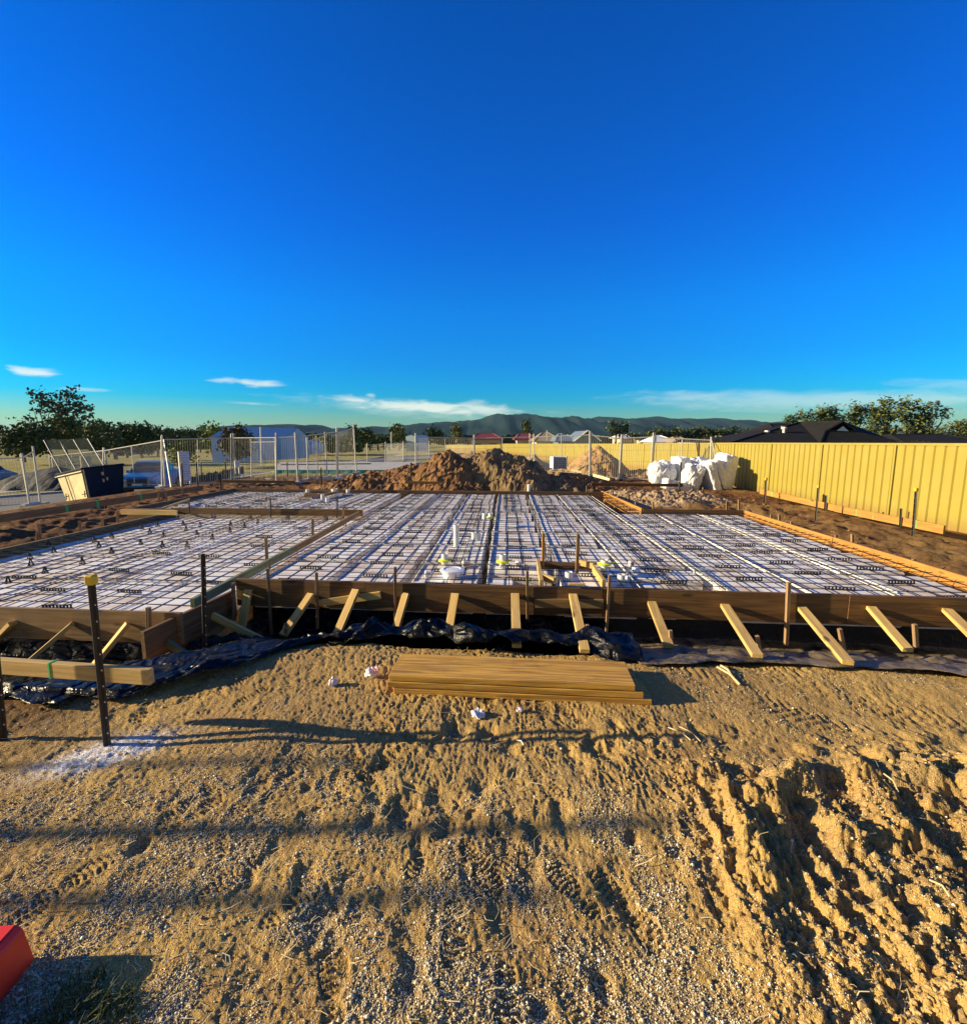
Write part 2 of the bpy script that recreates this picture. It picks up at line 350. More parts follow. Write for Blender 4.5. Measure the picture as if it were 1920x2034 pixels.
bump(t, b, t.noise(co, 6, 5, .6, 1.0), .8, .03); M['film_dusty'] = m
# wrapped bundles
m, t, b = new_mat('white_wrap'); co = coords(t)
t.l.new(t.mix(t.noise(co, 3, 3), (.85, .85, .84), (.62, .62, .64)), b.inputs['Base Color']); b.inputs['Roughness'].default_value = .4
bump(t, b, t.noise(co, 5, 4, .6, 1.5), .8, .05); M['wrap'] = m
# ground
m, t, b = new_mat('site_earth'); pos = t.new('ShaderNodeNewGeometry').outputs['Position']
at = t.new('ShaderNodeAttribute'); at.attribute_name = 'zone'; s3 = t.new('ShaderNodeSeparateColor'); t.l.new(at.outputs['Color'], s3.inputs[0])
nA = t.noise(pos, .9, 5, .6); nB = t.noise(pos, 14, 5, .65); nC = t.noise(pos, 170, 2, .6); nD = t.noise(pos, 60, 3, .7)
c0 = t.mix(t.smooth(nA, .35, .65), (.56, .36, .105), (.37, .225, .075))
c0 = t.mix(t.smooth(nB, .48, .7, 0, .6), c0, (.27, .135, .05)); c0 = t.mix(t.smooth(t.noise(pos, 2.3, 4, .65), .52, .68, 0, .5), c0, (.33, .24, .12))
c0 = t.mix(t.smooth(nD, .42, .72, 0, .4), c0, (.62, .44, .17))
c0 = t.mix(t.smooth(nC, .55, .72, 0, .8), c0, (.78, .62, .34)); c0 = t.mix(t.smooth(nC, .42, .3, 0, .7), c0, (.19, .12, .06))
red = t.mix(t.smooth(nB, .35, .7), (.19, .088, .032), (.10, .045, .018)); red = t.mix(t.smooth(nD, .5, .8, 0, .5), red, (.27, .16, .066))
gr = t.mix(t.smooth(t.noise(pos, .35, 4, .6), .35, .65), (.27, .245, .06), (.40, .33, .12)); gr = t.mix(t.smooth(t.noise(pos, 3, 4), .5, .75, 0, .6), gr, (.15, .15, .04))
c = t.mix(s3.outputs[0], c0, red); c = t.mix(s3.outputs[1], c, gr)
wh = t.math('MULTIPLY', s3.outputs[2], t.smooth(t.noise(t.mapping(pos, (14, 26, 8), (0, 0, .5)), 1, 5, .7), .36, .56)); c = t.mix(wh, c, (.86, .88, .92))
t.l.new(c, b.inputs['Base Color']); b.inputs['Roughness'].default_value = .95; b.inputs['Specular IOR Level'].default_value = .15
nE = t.noise(pos, 330, 2, .6); hb = t.math('ADD', t.math('MULTIPLY', nC, .55), nD); hb = t.math('ADD', hb, t.math('MULTIPLY', nE, .25)); bump(t, b, hb, 1.0, .016); hb2 = t.new('ShaderNodeBump'); hb2.inputs['Strength'].default_value = 1; hb2.inputs['Distance'].default_value = .05; t.l.new(t.math('MULTIPLY', t.noise(pos, 9, 6, .7), s3.outputs[0]), hb2.inputs['Height']); old_ = b.inputs['Normal'].links[0].from_node; t.l.new(hb2.outputs[0], old_.inputs['Normal']); M['ground'] = m
M['redearth'] = mat('heaped_red_earth', (.29, .145, .048), .95, (.155, .072, .026), 3, bmp=.02, bscale=14, contrast=.15)
M['greyearth'] = mat('heaped_earth', (.26, .175, .075), .95, (.15, .085, .04), 2.5, bmp=.02, bscale=14, contrast=.15)
M['sand'] = mat('heaped_sand', (.50, .38, .20), .95, (.38, .27, .13), 4, bmp=.01, bscale=20)
M['brownearth'] = mat('heaped_brown_earth', (.46, .28, .11), .95, (.30, .17, .065), 3, bmp=.02, bscale=12)
M['rubble'] = mat('rubble', (.42, .30, .17), .9, (.22, .14, .08), 6, bmp=.02, bscale=14)
M['asphalt'] = mat('asphalt', (.15, .145, .14), .9, (.11, .105, .10), .6, bmp=.003, bscale=40)
M['kerb'] = mat('kerb_concrete', (.46, .43, .36), .9, (.36, .33, .28), 1)
M['hill'] = mat('forested_hills', (.016, .034, .042), 1, (.026, .044, .044), .004, space='Object', contrast=.12, spec=0)
M['hillfar'] = mat('far_hills', (.05, .085, .10), 1, (.06, .10, .11), .003, spec=0)
M['bark'] = mat('bark', (.30, .24, .17), .9, (.14, .10, .07), 4)
def leafmat(name, a, b_):
    m, t, b = new_mat(name); pos = coords(t); f = t.smooth(t.noise(pos, .5, 3), .35, .65)
    g = t.new('ShaderNodeNewGeometry').outputs['Random Per Island']; c = t.mix(f, a, b_); hv = t.new('ShaderNodeHueSaturation'); t.put(hv.inputs['Value'], t.math('MULTIPLY_ADD', g, .9, .55)); t.l.new(c, hv.inputs['Color'])
    t.l.new(hv.outputs[0], b.inputs['Base Color']); b.inputs['Roughness'].default_value = .7; b.inputs['Specular IOR Level'].default_value = .2
    return m
M['leaf_dark'] = leafmat('dark_foliage', (.04, .062, .016), (.07, .09, .022))
M['leaf_olive'] = leafmat('olive_foliage', (.12, .135, .035), (.075, .095, .026))
M['leaf_light'] = leafmat('light_foliage', (.13, .16, .03), (.09, .12, .025))
M['leaf_gum'] = leafmat('gum_foliage', (.06, .07, .03), (.10, .10, .05))
M['leaf_brown'] = leafmat('brownish_foliage', (.10, .08, .025), (.065, .065, .02))
M['roof_dark'] = mat('dark_roof', (.016, .016, .017), .95, (.024, .023, .023), 2, spec=.08)
M['roof_grey'] = mat('grey_roof', (.16, .21, .24), .5, (.12, .16, .19), .5)
M['roof_tan'] = mat('tan_roof', (.30, .24, .16), .8, (.22, .17, .11), 1)
M['roof_red'] = mat('red_roof', (.22, .035, .03), .7, (.15, .025, .02), 1)
M['shed'] = mat('pale_blue_steel', (.38, .50, .56), .5, (.30, .42, .50), .4)
M['shedroof'] = mat('steel_shed_roof', (.42, .52, .60), .4, (.35, .45, .53), .4)
M['wall'] = mat('rendered_wall', (.50, .42, .30), .8, (.42, .35, .25), 1)
M['glass'] = mat('dark_glass', (.02, .03, .04), .08, (.03, .04, .05), 2)
M['fence'] = mat('cream_colour_steel', (.335, .270, .045), .5, (.315, .248, .038), .8)
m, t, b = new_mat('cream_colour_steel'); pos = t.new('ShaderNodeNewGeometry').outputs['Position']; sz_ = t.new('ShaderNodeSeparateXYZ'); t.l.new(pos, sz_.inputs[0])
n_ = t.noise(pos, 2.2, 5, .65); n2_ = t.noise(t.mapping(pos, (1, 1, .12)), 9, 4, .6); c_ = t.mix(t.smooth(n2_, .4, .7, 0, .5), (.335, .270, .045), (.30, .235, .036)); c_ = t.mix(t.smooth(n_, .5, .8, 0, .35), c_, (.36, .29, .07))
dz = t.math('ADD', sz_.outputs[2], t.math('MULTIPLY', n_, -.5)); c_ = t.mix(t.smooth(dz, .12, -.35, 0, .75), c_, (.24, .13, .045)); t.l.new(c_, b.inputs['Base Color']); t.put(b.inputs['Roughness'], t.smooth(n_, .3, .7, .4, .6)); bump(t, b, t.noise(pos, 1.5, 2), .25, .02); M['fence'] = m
M['carblue'] = mat('blue_car_paint', (.02, .17, .42), .3, (.02, .15, .38), 1)
M['rubber'] = mat('tyre_rubber', (.015, .015, .015), .85, (.02, .02, .02), 20)
M['alloy'] = mat('alloy', (.18, .18, .18), .35, (.3, .3, .3), 5, metal=.8)
M['carwhite'] = mat('silver_car_paint', (.32, .31, .29), .6, (.28, .27, .25), 1)
M['binpale'] = mat('bin_sunlit_yellow', (.62, .50, .24), .6, (.45, .36, .19), 2.5)  # sunlit tone of the bin's end put into the colour; lugs share it
M['bindark'] = mat('bin_shaded_navy', (.006, .011, .03), .75, (.01, .014, .024), 3, spec=.15)  # shade on the bin's other faces put into the colour
M['shade'] = mat('shade_mesh', (.03, .06, .05), .9, (.05, .08, .06), 2)
M['redplastic'] = mat('red_plastic', (.90, .035, .012), .45, (.82, .03, .012), 5)
M['lamp'] = mat('clear_lamp', (.7, .7, .7), .15, (.6, .6, .6), 8)
M['paper'] = mat('litter', (.85, .82, .82), .6, (.72, .66, .66), 30)
M['pink'] = mat('pink_litter', (.75, .40, .42), .6, (.8, .6, .6), 30)
M['straw'] = mat('dry_straw', (.72, .60, .34), .8, (.55, .42, .2), 10)
m, t, b = new_mat('pebbles'); g = t.new('ShaderNodeNewGeometry').outputs['Random Per Island']
t.l.new(t.ramp(g, [(0, (.14, .10, .06)), (.25, (.36, .27, .14)), (.5, (.58, .48, .28)), (.8, (.78, .70, .50)), (1, (.92, .88, .76))]), b.inputs['Base Color']); b.inputs['Roughness'].default_value = .75; M['pebble'] = m
M['grass'] = leafmat('green_grass', (.035, .06, .012), (.10, .10, .03))
M['reeds'] = leafmat('dry_grass', (.30, .22, .11), (.22, .16, .08))

# ============================================================ GROUND (one polar sheet, to the horizon)
def build_ground():
    azs = np.concatenate([np.arange(-52, 52.001, .115), np.arange(56, 307, 4.)]); azr = np.radians(azs)
    rs = [.02, .4, .8]; r_ = 1.08
    while r_ < 6: rs.append(r_); r_ *= 1.0042
    while r_ < 22: rs.append(r_); r_ *= 1.0065
    while r_ < 9000: rs.append(r_); r_ *= 1.06
    rs = np.array(rs); na, nr = len(azr), len(rs)
    A, Rr = np.meshgrid(azr, rs); X = (np.sin(A) * Rr).ravel(); Y = (np.cos(A) * Rr).ravel()
    Z = ground_h(X, Y); co = np.stack([X, Y, Z], 1).astype(np.float32)
    i = np.arange(na); j = np.arange(nr - 1)
    I, J = np.meshgrid(i, j); I2 = (I + 1) % na
    q = np.stack([J * na + I, (J + 1) * na + I, (J + 1) * na + I2, J * na + I2], -1).reshape(-1, 4)[:, ::-1]
    me = bpy.data.meshes.new('ground'); me.vertices.add(len(co)); me.vertices.foreach_set('co', co.ravel())
    me.loops.add(q.size); me.loops.foreach_set('vertex_index', q.ravel().astype(np.int32))
    me.polygons.add(len(q)); me.polygons.foreach_set('loop_start', np.arange(0, q.size, 4, dtype=np.int32))
    me.polygons.foreach_set('loop_total', np.full(len(q), 4, dtype=np.int32)); me.update(calc_edges=True)
    me.polygons.foreach_set('use_smooth', [True] * len(q))
    u, v = uvof(X, Y)
    red = np.maximum(sst(-4.6, -5.2, u + .3 * fbm(X, Y, 2, 90)) * sst(-3.2, -1.0, v), sst(8.4, 9.2, v)) ; red = np.maximum(red, .75 * sst(7.0, 8.0, u) * sst(-.9, 1.2, v))
    red = np.maximum(red, .75 * sst(5.6, 5.9, v) * (u > 5)); red = np.maximum(red, .8 * sst(-2.3, -3.4, X) * sst(2.4, 3.0, Y) * sst(4.6, 4.0, Y))
    red = np.clip(red + .35 * fbm(X / .7, Y / .7, 3, 91), 0, 1) * (red > .02)
    gn = 1.2 * fbm(X / 3, Y / 3, 2, 92)
    gr = np.maximum(sst(23.5, 25, Y + gn - .06 * np.abs(X)), sst(12.4, 13.2, -X + gn)); gr = np.maximum(gr, sst(10, 10.6, X))
    wh = np.exp(-(((X + 2.24) * .85 + (Y - 2.64) * .52) / .24) ** 2 - ((-(X + 2.24) * .52 + (Y - 2.64) * .85) / .11) ** 2); wh = np.clip(wh * 2.6, 0, 1)
    c = np.stack([red, gr, wh, np.ones_like(red)], 1).astype(np.float32)
    ca = me.color_attributes.new('zone', 'FLOAT_COLOR', 'POINT'); ca.data.foreach_set('color', c.ravel())
    me.materials.append(M['ground']); o = bpy.data.objects.new('ground', me); col.objects.link(o); o['kind'] = 'structure'
build_ground()

# ------------------------------------------------------------ timber helpers
def bar(name, p0, p1, wy, hz, m, parent=None, up=(0, 0, 1), bevel=.002, wedge=0, warp=0):
    """board from p0 to p1 (centre line); local X along the grain"""
    p0 = Vector(p0); p1 = Vector(p1); d = p1 - p0; L = d.length; x = d.normalized(); z = Vector(up); z = (z - x * z.dot(x)).normalized(); y = z.cross(x)
    mb = MB(); n = max(1, int(L / .6)) if warp else 1
    if n == 1: mb.box((0, 0, 0), (L, wy, hz))
    else:
        ph = random.random() * 6
        def ctr(t): return warp * math.sin(t * 3.1 + ph) * .5 + warp * .5 * math.sin(t * 7 + ph * 2)
        for k in range(n + 1):
            t = k / n; dx = -L / 2 + L * t; oy = ctr(t); mb.v += [(dx, oy - wy / 2, -hz / 2), (dx, oy + wy / 2, -hz / 2), (dx, oy + wy / 2, hz / 2), (dx, oy - wy / 2, hz / 2)]
        for k in range(n):
            b = 4 * k
            for j in range(4): mb.f.append((b + j, b + (j + 1) % 4, b + 4 + (j + 1) % 4, b + 4 + j))
        mb.f += [(3, 2, 1, 0), (4 * n, 4 * n + 1, 4 * n + 2, 4 * n + 3)]
        bevel = 0
    if wedge:   # pointed peg end at -X
        k = len(mb.v)
        for i, q in enumerate(mb.v):
            if q[0] < 0: mb.v[i] = (q[0], q[1] * .35, q[2] * .35)
    o = mb.build(name, m, None, bevel=bevel if bevel else 0)
    Mx = Matrix((x, y, z)).transposed().to_4x4(); Mx.translation = (p0 + p1) / 2; o.matrix_world = Mx
    if parent is not None:
        o.parent = parent; o.matrix_parent_inverse = parent.matrix_world.inverted() if False else Matrix.Identity(4)
        o.matrix_basis = Matrix.Translation(-Vector(parent.location)) @ Mx
    return o
ORD = ['first', 'second', 'third', 'fourth', 'fifth', 'sixth', 'seventh', 'eighth', 'ninth', 'tenth', 'eleventh', 'twelfth', 'thirteenth', 'fourteenth', 'fifteenth', 'sixteenth']

# ============================================================ FORMWORK BOARDS
def fboard(a, b, top, h, m, label, group='form boards round the slab', th=.036, off=0, warp=0.006):
    a = Vector((a[0], a[1], 0)); b = Vector((b[0], b[1], 0)); zc = top - h / 2
    a.z = b.z = zc
    o = bar('form_board', a, b, th, h, m, warp=warp if (b - a).length > 2 else 0); tag(o, label, 'form board', group); return o
def PF(u, v): return P(u, v)
fr = [(0.0, 1.45, 'brown form board at the left end of the long front edge, in the corner'), (1.45, 3.93, 'brown form board of the long front edge under the white bowl'),
      (3.93, 6.30, 'brown form board of the long front edge right of the overlap block'), (6.30, 8.2, 'brown form board at the right end of the long front edge')]
for k, (a, b_, lab) in enumerate(fr):
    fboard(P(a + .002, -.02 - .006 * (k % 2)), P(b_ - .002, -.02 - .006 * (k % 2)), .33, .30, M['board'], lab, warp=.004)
fboard(P(-2.9, -.86), P(-.06, -.86), .25, .30, M['board_pale'], 'pale weathered form board across the front of the left slab bay')
fboard(P(-5.6, -.866), P(-2.9, -.866), .25, .30, M['board_pale'], 'weathered form board at the far left front of the left bay')
fboard(P(-.16, -1.22), P(-.02, -.05), .21, .30, M['board'], 'brown form board running from the sawn end to the front corner', th=.04)
rail = bar('form_rail', P(-.05, -.70, .285), P(-.06, 1.6, .285), .045, .09, M['greenwood']); tag(rail, 'greenish rail along the step between both slab bays, near half', 'rail', 'step rails')
rail = bar('form_rail', P(-.06, 1.604, .285), P(-.13, 4.86, .285), .045, .09, M['board_pale']); tag(rail, 'grey brown rail along the step between both slab bays, far half', 'rail', 'step rails')
fboard(P(-4.48, -.84), P(-4.40, 2.3), .25, .28, M['board_pale'], 'left side form board of the left bay, near half')
fboard(P(-4.40, 2.304), P(-4.36, 4.95), .25, .28, M['board_pale'], 'left side form board of the left bay, far half')
fboard(P(-4.36, 4.93), P(-.10, 5.03), .34, .14, M['board'], 'brown hanging form board across the back of the left bay')
fboard(P(-5.32, 4.85), P(-4.2, 4.83), .33, .28, M['board'], 'short brown form board in the jog at the left')
fboard(P(-5.30, 4.87), P(-5.33, 9.0), .33, .28, M['board_pale'], 'form board along the far left edge of the back bay')
fboard(P(-5.33, 9.0), P(-.5, 9.0), .33, .28, M['board'], 'left length of the back form board before the dirt heaps')
fboard(P(-.5, 9.005), P(5.86, 9.005), .33, .28, M['board'], 'right length of the back form board before the dirt heaps')
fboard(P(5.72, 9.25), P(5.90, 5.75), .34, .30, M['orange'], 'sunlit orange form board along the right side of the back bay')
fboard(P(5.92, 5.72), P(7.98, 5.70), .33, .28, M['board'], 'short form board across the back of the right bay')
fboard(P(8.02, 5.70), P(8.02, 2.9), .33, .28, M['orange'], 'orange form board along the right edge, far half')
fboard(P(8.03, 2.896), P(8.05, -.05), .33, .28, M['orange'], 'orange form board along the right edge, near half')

# ============================================================ PODS
def pod_mesh(lu, lv, h):
    mb = MB(); mb.box((0, 0, 0), (lu, lv, h)); bm = bmesh.new()
    me = bpy.data.meshes.new('foam_pod'); me.from_pydata(mb.v, [], mb.f); bm.from_mesh(me)
    bmesh.ops.bevel(bm, geom=bm.edges[:], offset=.012, segments=2, affect='EDGES'); bm.to_mesh(me); bm.free(); me.materials.append(M['pod']); return me
_pm = {}
def pod(u0, u1, v0, v1, z0, z1):
    lu, lv, h = round(u1 - u0, 3), round(v1 - v0, 3), round(z1 - z0, 3); k = (lu, lv, h)
    if k not in _pm: _pm[k] = pod_mesh(lu, lv, h)
    o = bpy.data.objects.new('foam_pod', _pm[k]); col.objects.link(o)
    c = P((u0 + u1) / 2 + random.uniform(-.006, .006), (v0 + v1) / 2 + random.uniform(-.006, .006), (z0 + z1) / 2 + random.uniform(-.004, .004))
    o.location = c; o.rotation_euler = (0, 0, math.atan2(U.y, U.x) + random.uniform(-.006, .006))
    tag(o, 'white polystyrene waffle pod lying between the ribs under the steel mesh', 'foam pod', 'white foam pods in the slab')
PP = .855; G = .095
us = [.16 + k * PP for k in range(9)]
vs_ = [.05 + k * 1.11 for k in range(8)]
holes = {}
for k, u0 in enumerate(us):
    for j, v0 in enumerate(vs_):
        u1 = min(u0 + PP - G, 7.78); v1 = v0 + 1.0
        if u0 > 5.3 and v0 > 4.0: v1 = min(v1, 5.55)
        if u0 > 5.3 and v0 > 5.3: continue
        if u0 < 5.8 and u1 > 5.75 and v0 > 5.3: continue
        if v1 > 8.9: v1 = 8.85
        if j == 0 and k in (3, 5):      # cut back for the pipes
            pod(u0, u1, .62, v1, -.02, .25); pod(u0, u0 + .3, .05, .5, -.02, .25); continue
        pod(u0, u1, v0, v1, -.02, .25)
for k in range(6):
    u0 = -5.15 + k * PP
    for j in range(4):
        v0 = 4.98 + .0 + j * 1.0
        if v0 + .88 > 8.95: continue
        pod(u0, u0 + PP - G, v0 + (.12 if j == 0 else 0), v0 + .88, -.02, .25)
for k in range(5):
    u0 = -4.28 + k * PP
    for j in range(5):
        v0 = -.70 + j * 1.12; pod(u0, min(u0 + PP - .06, -.12), v0, v0 + 1.05, -.10, .14)

# ============================================================ STEEL MESH SHEETS
def mesh_sheet(u0, u1, v0, v1, z, label, step=.2, ph=0, pale=0):
    mb = MB(); n = int((u1 - u0) / step) + 1
    rr = random.Random(int(u0 * 100 + v0 * 10))
    def zz(u, v): return z + .006 * math.sin(u * 3.1 + ph) * math.sin(v * 2.3 + ph)
    for k in range(n):
        u = u0 + k * step; prev = None
        for q in range(6):
            v = v0 + (v1 - v0) * q / 5; p = P(u + rr.uniform(-.004, .004), v, zz(u, v))
            if prev is not None: mb.tube(prev, p, .0050, 4, cap=False)
            prev = p
    n = int((v1 - v0) / step) + 1
    for k in range(n):
        v = v0 + k * step; prev = None
        for q in range(5):
            u = u0 + (u1 - u0) * q / 4; p = P(u, v + rr.uniform(-.004, .004), zz(u, v) + .009)
            if prev is not None: mb.tube(prev, p, .0050, 4, cap=False)
            prev = p
    o = mb.build('reinforcement_mesh', M['wire']); tag(o, label, 'steel mesh', 'reinforcement mesh sheets')
mesh_sheet(.10, 2.5, .04, 5.7, .290, 'rusty steel mesh sheet on the near left pods of the main bay', ph=0)
mesh_sheet(2.38, 4.78, .07, 5.75, .300, 'rusty steel mesh sheet over the white pipes in the middle', ph=1)
mesh_sheet(4.66, 7.93, .04, 5.6, .290, 'rusty steel mesh sheet on the sunny right bay', ph=2)
mesh_sheet(-5.2, .30, 5.10, 8.93, .290, 'steel mesh sheet over the back left bay', ph=3)
mesh_sheet(.18, 3.0, 5.45, 8.94, .300, 'steel mesh sheet at the back, before the left dirt heap', ph=4)
mesh_sheet(2.9, 5.78, 5.50, 8.93, .308, 'steel mesh sheet at the back right, inside the orange board', ph=5)
mesh_sheet(-4.42, -2.1, -.82, 4.9, .200, 'steel mesh sheet on the left half of the left bay', ph=6)
mesh_sheet(-2.25, -.12, -.80, 4.88, .212, 'steel mesh sheet on the right half of the left bay', ph=7)
# white rods added as the sunlit pod sides along the rib gaps
def rod(p0, p1, r, m, lab, cat, grp, name='sunlit_strip'):
    mb = MB(); mb.tube(p0, p1, r, 6); o = mb.build(name, m); tag(o, lab, cat, grp); return o
k = 0
for (u, v0, v1) in [(1.02, .3, 8.8), (1.88, .3, 8.8), (2.62, .2, 8.8), (2.74, .3, 8.8), (3.5, .2, 8.7), (3.6, .4, 8.8), (4.38, .2, 8.85), (5.22, .3, 8.8), (5.3, .2, 8.6), (6.1, .2, 5.5), (6.95, .2, 5.5), (7.0, .3, 5.4)]:
    rod(P(u, v0, .262), P(u + .02, v1, .262), .009, M['pvc'], 'white rod added as the sunlit pod side along a rib gap, %s from the left' % ORD[k], 'sunlit strip', 'sunlit strips between pod rows'); k += 1

# ============================================================ BAR CHAIRS
def strip_mesh():
    mb = MB(); n = 9; L = .30; h = .038
    mb.box((0, 0, h / 2 - .003), (L, .010, .007)); mb.box((0, 0, -h / 2 + .003), (L, .022, .006))
    for k in range(n): mb.box((-L / 2 + .012 + k * (L - .024) / (n - 1), 0, 0), (.013, .012, h - .012))
    o = mb.build('bar_chair', M['chair']); me = o.data; bpy.data.objects.remove(o); return me
def tri_mesh():
    mb = MB()
    for k in range(4):
        a = k * math.pi / 2 + .4; mb.tube((.032 * math.cos(a), .032 * math.sin(a), -.03), (.008 * math.cos(a), .008 * math.sin(a), .04), .007, 5, .005)
    mb.lathe((0, 0, 0), [(0, .038), (.016, .04), (.018, .055), (.0, .05)], 8); mb.lathe((0, 0, -.032), [(.024, 0), (.038, 0), (.038, .006), (.024, .006)], 10)
    o = mb.build('bar_chair', M['chair']); me = o.data; bpy.data.objects.remove(o); return me
sm_, tm_ = strip_mesh(), tri_mesh()
def chair(u, v, z, me, lab, grp):
    o = bpy.data.objects.new('bar_chair', me); col.objects.link(o); o.location = P(u, v, z); o.rotation_euler = (0, 0, math.atan2(U.y, U.x) + random.uniform(-.12, .12)); tag(o, lab, 'bar chair', grp)
for k, u0 in enumerate(us):
    uc = u0 + .37
    for j in range(17):
        v = .16 + j * .53 + (.27 if k % 2 else 0)
        if u0 > 5.3 and v > 5.4: continue
        if v > 8.85: continue
        chair(uc + random.uniform(-.05, .05), v + random.uniform(-.05, .05), .268, sm_, 'black slotted plastic strip chair under the mesh of the main bay', 'strip chairs in the main bay')
for k in range(6):
    for j in range(8):
        v = 5.25 + j * .48
        if v < 8.85: chair(-4.9 + k * .86 + random.uniform(-.1, .1), v + random.uniform(-.06, .06), .268, sm_, 'black slotted plastic strip chair under the mesh of the back left bay', 'strip chairs in the back left bay')
for (u_, v_) in [(-.7, -.72), (-1.55, -.62), (-2.6, -.66), (-1.2, -.1), (-2.1, -.12), (-3.2, -.5), (-.45, .3), (-1.1, .62), (-2.0, .7), (-2.9, .3), (-.4, 1.1), (-1.3, 1.5), (-2.1, 1.6), (-.9, 2.2), (-.35, 2.0), (-1.2, 2.9), (-.5, 3.1), (-.9, 3.7), (-.3, 4.1), (-1.4, 4.3)]:
    chair(u_, v_, .178, sm_, 'black slotted plastic strip chair under the mesh of the left bay', 'strip chairs in the left bay')
for (px, py) in [(17, 1160), (90, 1140), (62, 1124), (60, 1111), (107, 1098), (97, 1085), (164, 1121), (197, 1088), (188, 1078), (222, 1100), (222, 1068), (282, 1052), (280, 1083), (298, 1060), (313, 1046), (323, 1087), (325, 1068), (364, 1044), (370, 1055), (372, 1087), (391, 1063), (398, 1047), (422, 1071), (458, 1044), (457, 1058), (486, 1048), (512, 1040)]:
    p = atz(px, py, .17); u_, v_ = uvof(p.x, p.y)
    if -4.4 < u_ < -.15 and -.8 < v_ < 4.9: chair(u_, v_, .21, tm_, 'small black four legged plastic chair on the left bay', 'four legged chairs in the left bay')

# ============================================================ BRACES, PEGS, PICKETS
def front_y(x): u_, v_ = uvof(x, 5.0); return O.y + (x - O.x) * U.y / U.x
def on_face(px, py, vline, gap=.045):
    """point on the vertical plane v = vline that pixel looks at"""
    d = Vector(ray(px, py)); n = Vector((-U.y, U.x, 0)); q = P(0, vline, 0); C = Vector((0, 0, CAMH)); t = (q - C).dot(n) / d.dot(n); return C + d * t - n * gap
def foot(px, py, z=None):
    p = atz(px, py, 0 if z is None else z)
    if z is None:
        for _ in range(6): p = atz(px, py, min(max(gz(p.x, p.y), -.02), .1) + .07)
    return p
braces = [((498, 1172), (479, 1250), -.16), ((620, 1180), (562, 1262), -.10), ((709, 1172), (668, 1262), -.10), ((808, 1179), (786, 1250), -.1), ((905, 1180), (890, 1262), -.10),
          ((1023, 1180), (1026, 1284), None), ((1137, 1181), (1161, 1294), None), ((1292, 1196), (1328, 1284), None), ((1436, 1201), (1504, 1303), None), ((1587, 1206), (1684, 1317), None), ((1724, 1206), (1803, 1292), None), ((1873, 1210), (1990, 1320), None)]
for k, (a, b_, z) in enumerate(braces):
    p0 = on_face(a[0], a[1], -.02, .05); p1 = foot(b_[0], b_[1], z); d = (p0 - p1).normalized(); p0 = p0 + d * .02
    o = bar('timber_brace', p1, p0, .082, .038, M['pine']); tag(o, 'pale timber brace propping the long front board, %s from the left' % ORD[k], 'timber brace', 'braces along the long front board')
for k, (a, b_, z) in enumerate([((38, 1233), (-25, 1290), -.2), ((154, 1235), (50, 1320), -.2), ((263, 1235), (180, 1330), -.2)]):
    p0 = on_face(a[0], a[1], -.86, .05); p1 = foot(b_[0], b_[1], z)
    o = bar('timber_brace', p1, p0, .082, .038, M['pine']); tag(o, 'pale timber brace under the left bay board, %s from the left' % ORD[k], 'timber brace', 'braces along the left bay board')
sb = [((333, 1277), (402, 1322), -1.0, 'grey teal brace on the trench side of the sawn board, near the cut end'), ((422, 1223), (535, 1280), -.55, 'grey brace crossing another behind the black film in the corner')]
for (a, b_, vv, lab) in sb:
    q = P(-.13, vv, 0); p0 = aty(a[0], a[1], q.y); p1 = aty(b_[0], b_[1], q.y - .12)
    o = bar('timber_brace', p1, p0, .036, .07, M['greenwood'] if 'teal' in lab else M['pine']); tag(o, lab, 'timber brace', 'braces beside the step board')
o = bar('timber_offcut', on_face(642, 1195, -.02, .035), on_face(758, 1180, -.02, .035), .03, .08, M['pine']); tag(o, 'slanting timber offcut nailed to the front board behind a brace', 'timber offcut')
o = bar('timber_offcut', on_face(1061, 1196, -.02, .035), on_face(1197, 1197, -.02, .035), .03, .095, M['board_pale']); tag(o, 'grey horizontal timber offcut nailed over the front board joint', 'timber offcut')
o = bar('timber_offcut', on_face(1128, 1158, -.02, .03), on_face(1161, 1158.5, -.02, .03), .03, .02, M['pine']); tag(o, 'tiny pale block on top of the front board joint', 'timber offcut')
def peg(top, bot, vline=None, y=None, w_=.036, lab='', grp='', m='peg', name='timber_peg', z=None, extra=.0):
    if vline is not None: p0 = on_face(*top, vline, .045); p1 = on_face(*bot, vline, .045)
    else: p0 = aty(*top, y); p1 = aty(*bot, y)
    d = (p0 - p1).normalized(); p1 = p1 - d * extra
    o = bar(name, p1, p0, w_, w_, M[m], up=(0, 1, 0)); tag(o, lab, 'timber peg', grp); return o
tall = [((536, 1127), (544, 1272)), ((632, 1135), (634, 1246)), ((787, 1124), (787, 1226)), ((1047, 1132), (1047, 1226)), ((1209, 1140), (1202, 1262)), ((1561, 1154), (1556, 1278))]
for k, (a, b_) in enumerate(tall): peg(a, b_, vline=-.02, w_=.026 if k != 5 else .034, lab='tall thin timber stake standing at the long front board, %s from the left' % ORD[k], grp='tall stakes along the front board')
short = [((475, 1244), (480, 1290), 4.55), ((567, 1238), (568, 1262), 4.6), ((1166, 1241), (1168, 1292), 4.15), ((1331, 1252), (1333, 1284), 4.1), ((1503, 1263), (1508, 1292), 4.0), ((1667, 1249), (1677, 1300), 3.9), ((1816, 1240), (1819, 1285), 3.85)]
for k, (a, b_, y) in enumerate(short): peg(a, b_, y=y, w_=.03, lab='short timber peg at a brace foot before the long board, %s from the left' % ORD[k], grp='short pegs at the brace feet')
peg((302, 1203), (303, 1252), vline=-.86, w_=.034, lab='reddish peg nailed to the left bay board near its right end', grp='pegs of the left bay')
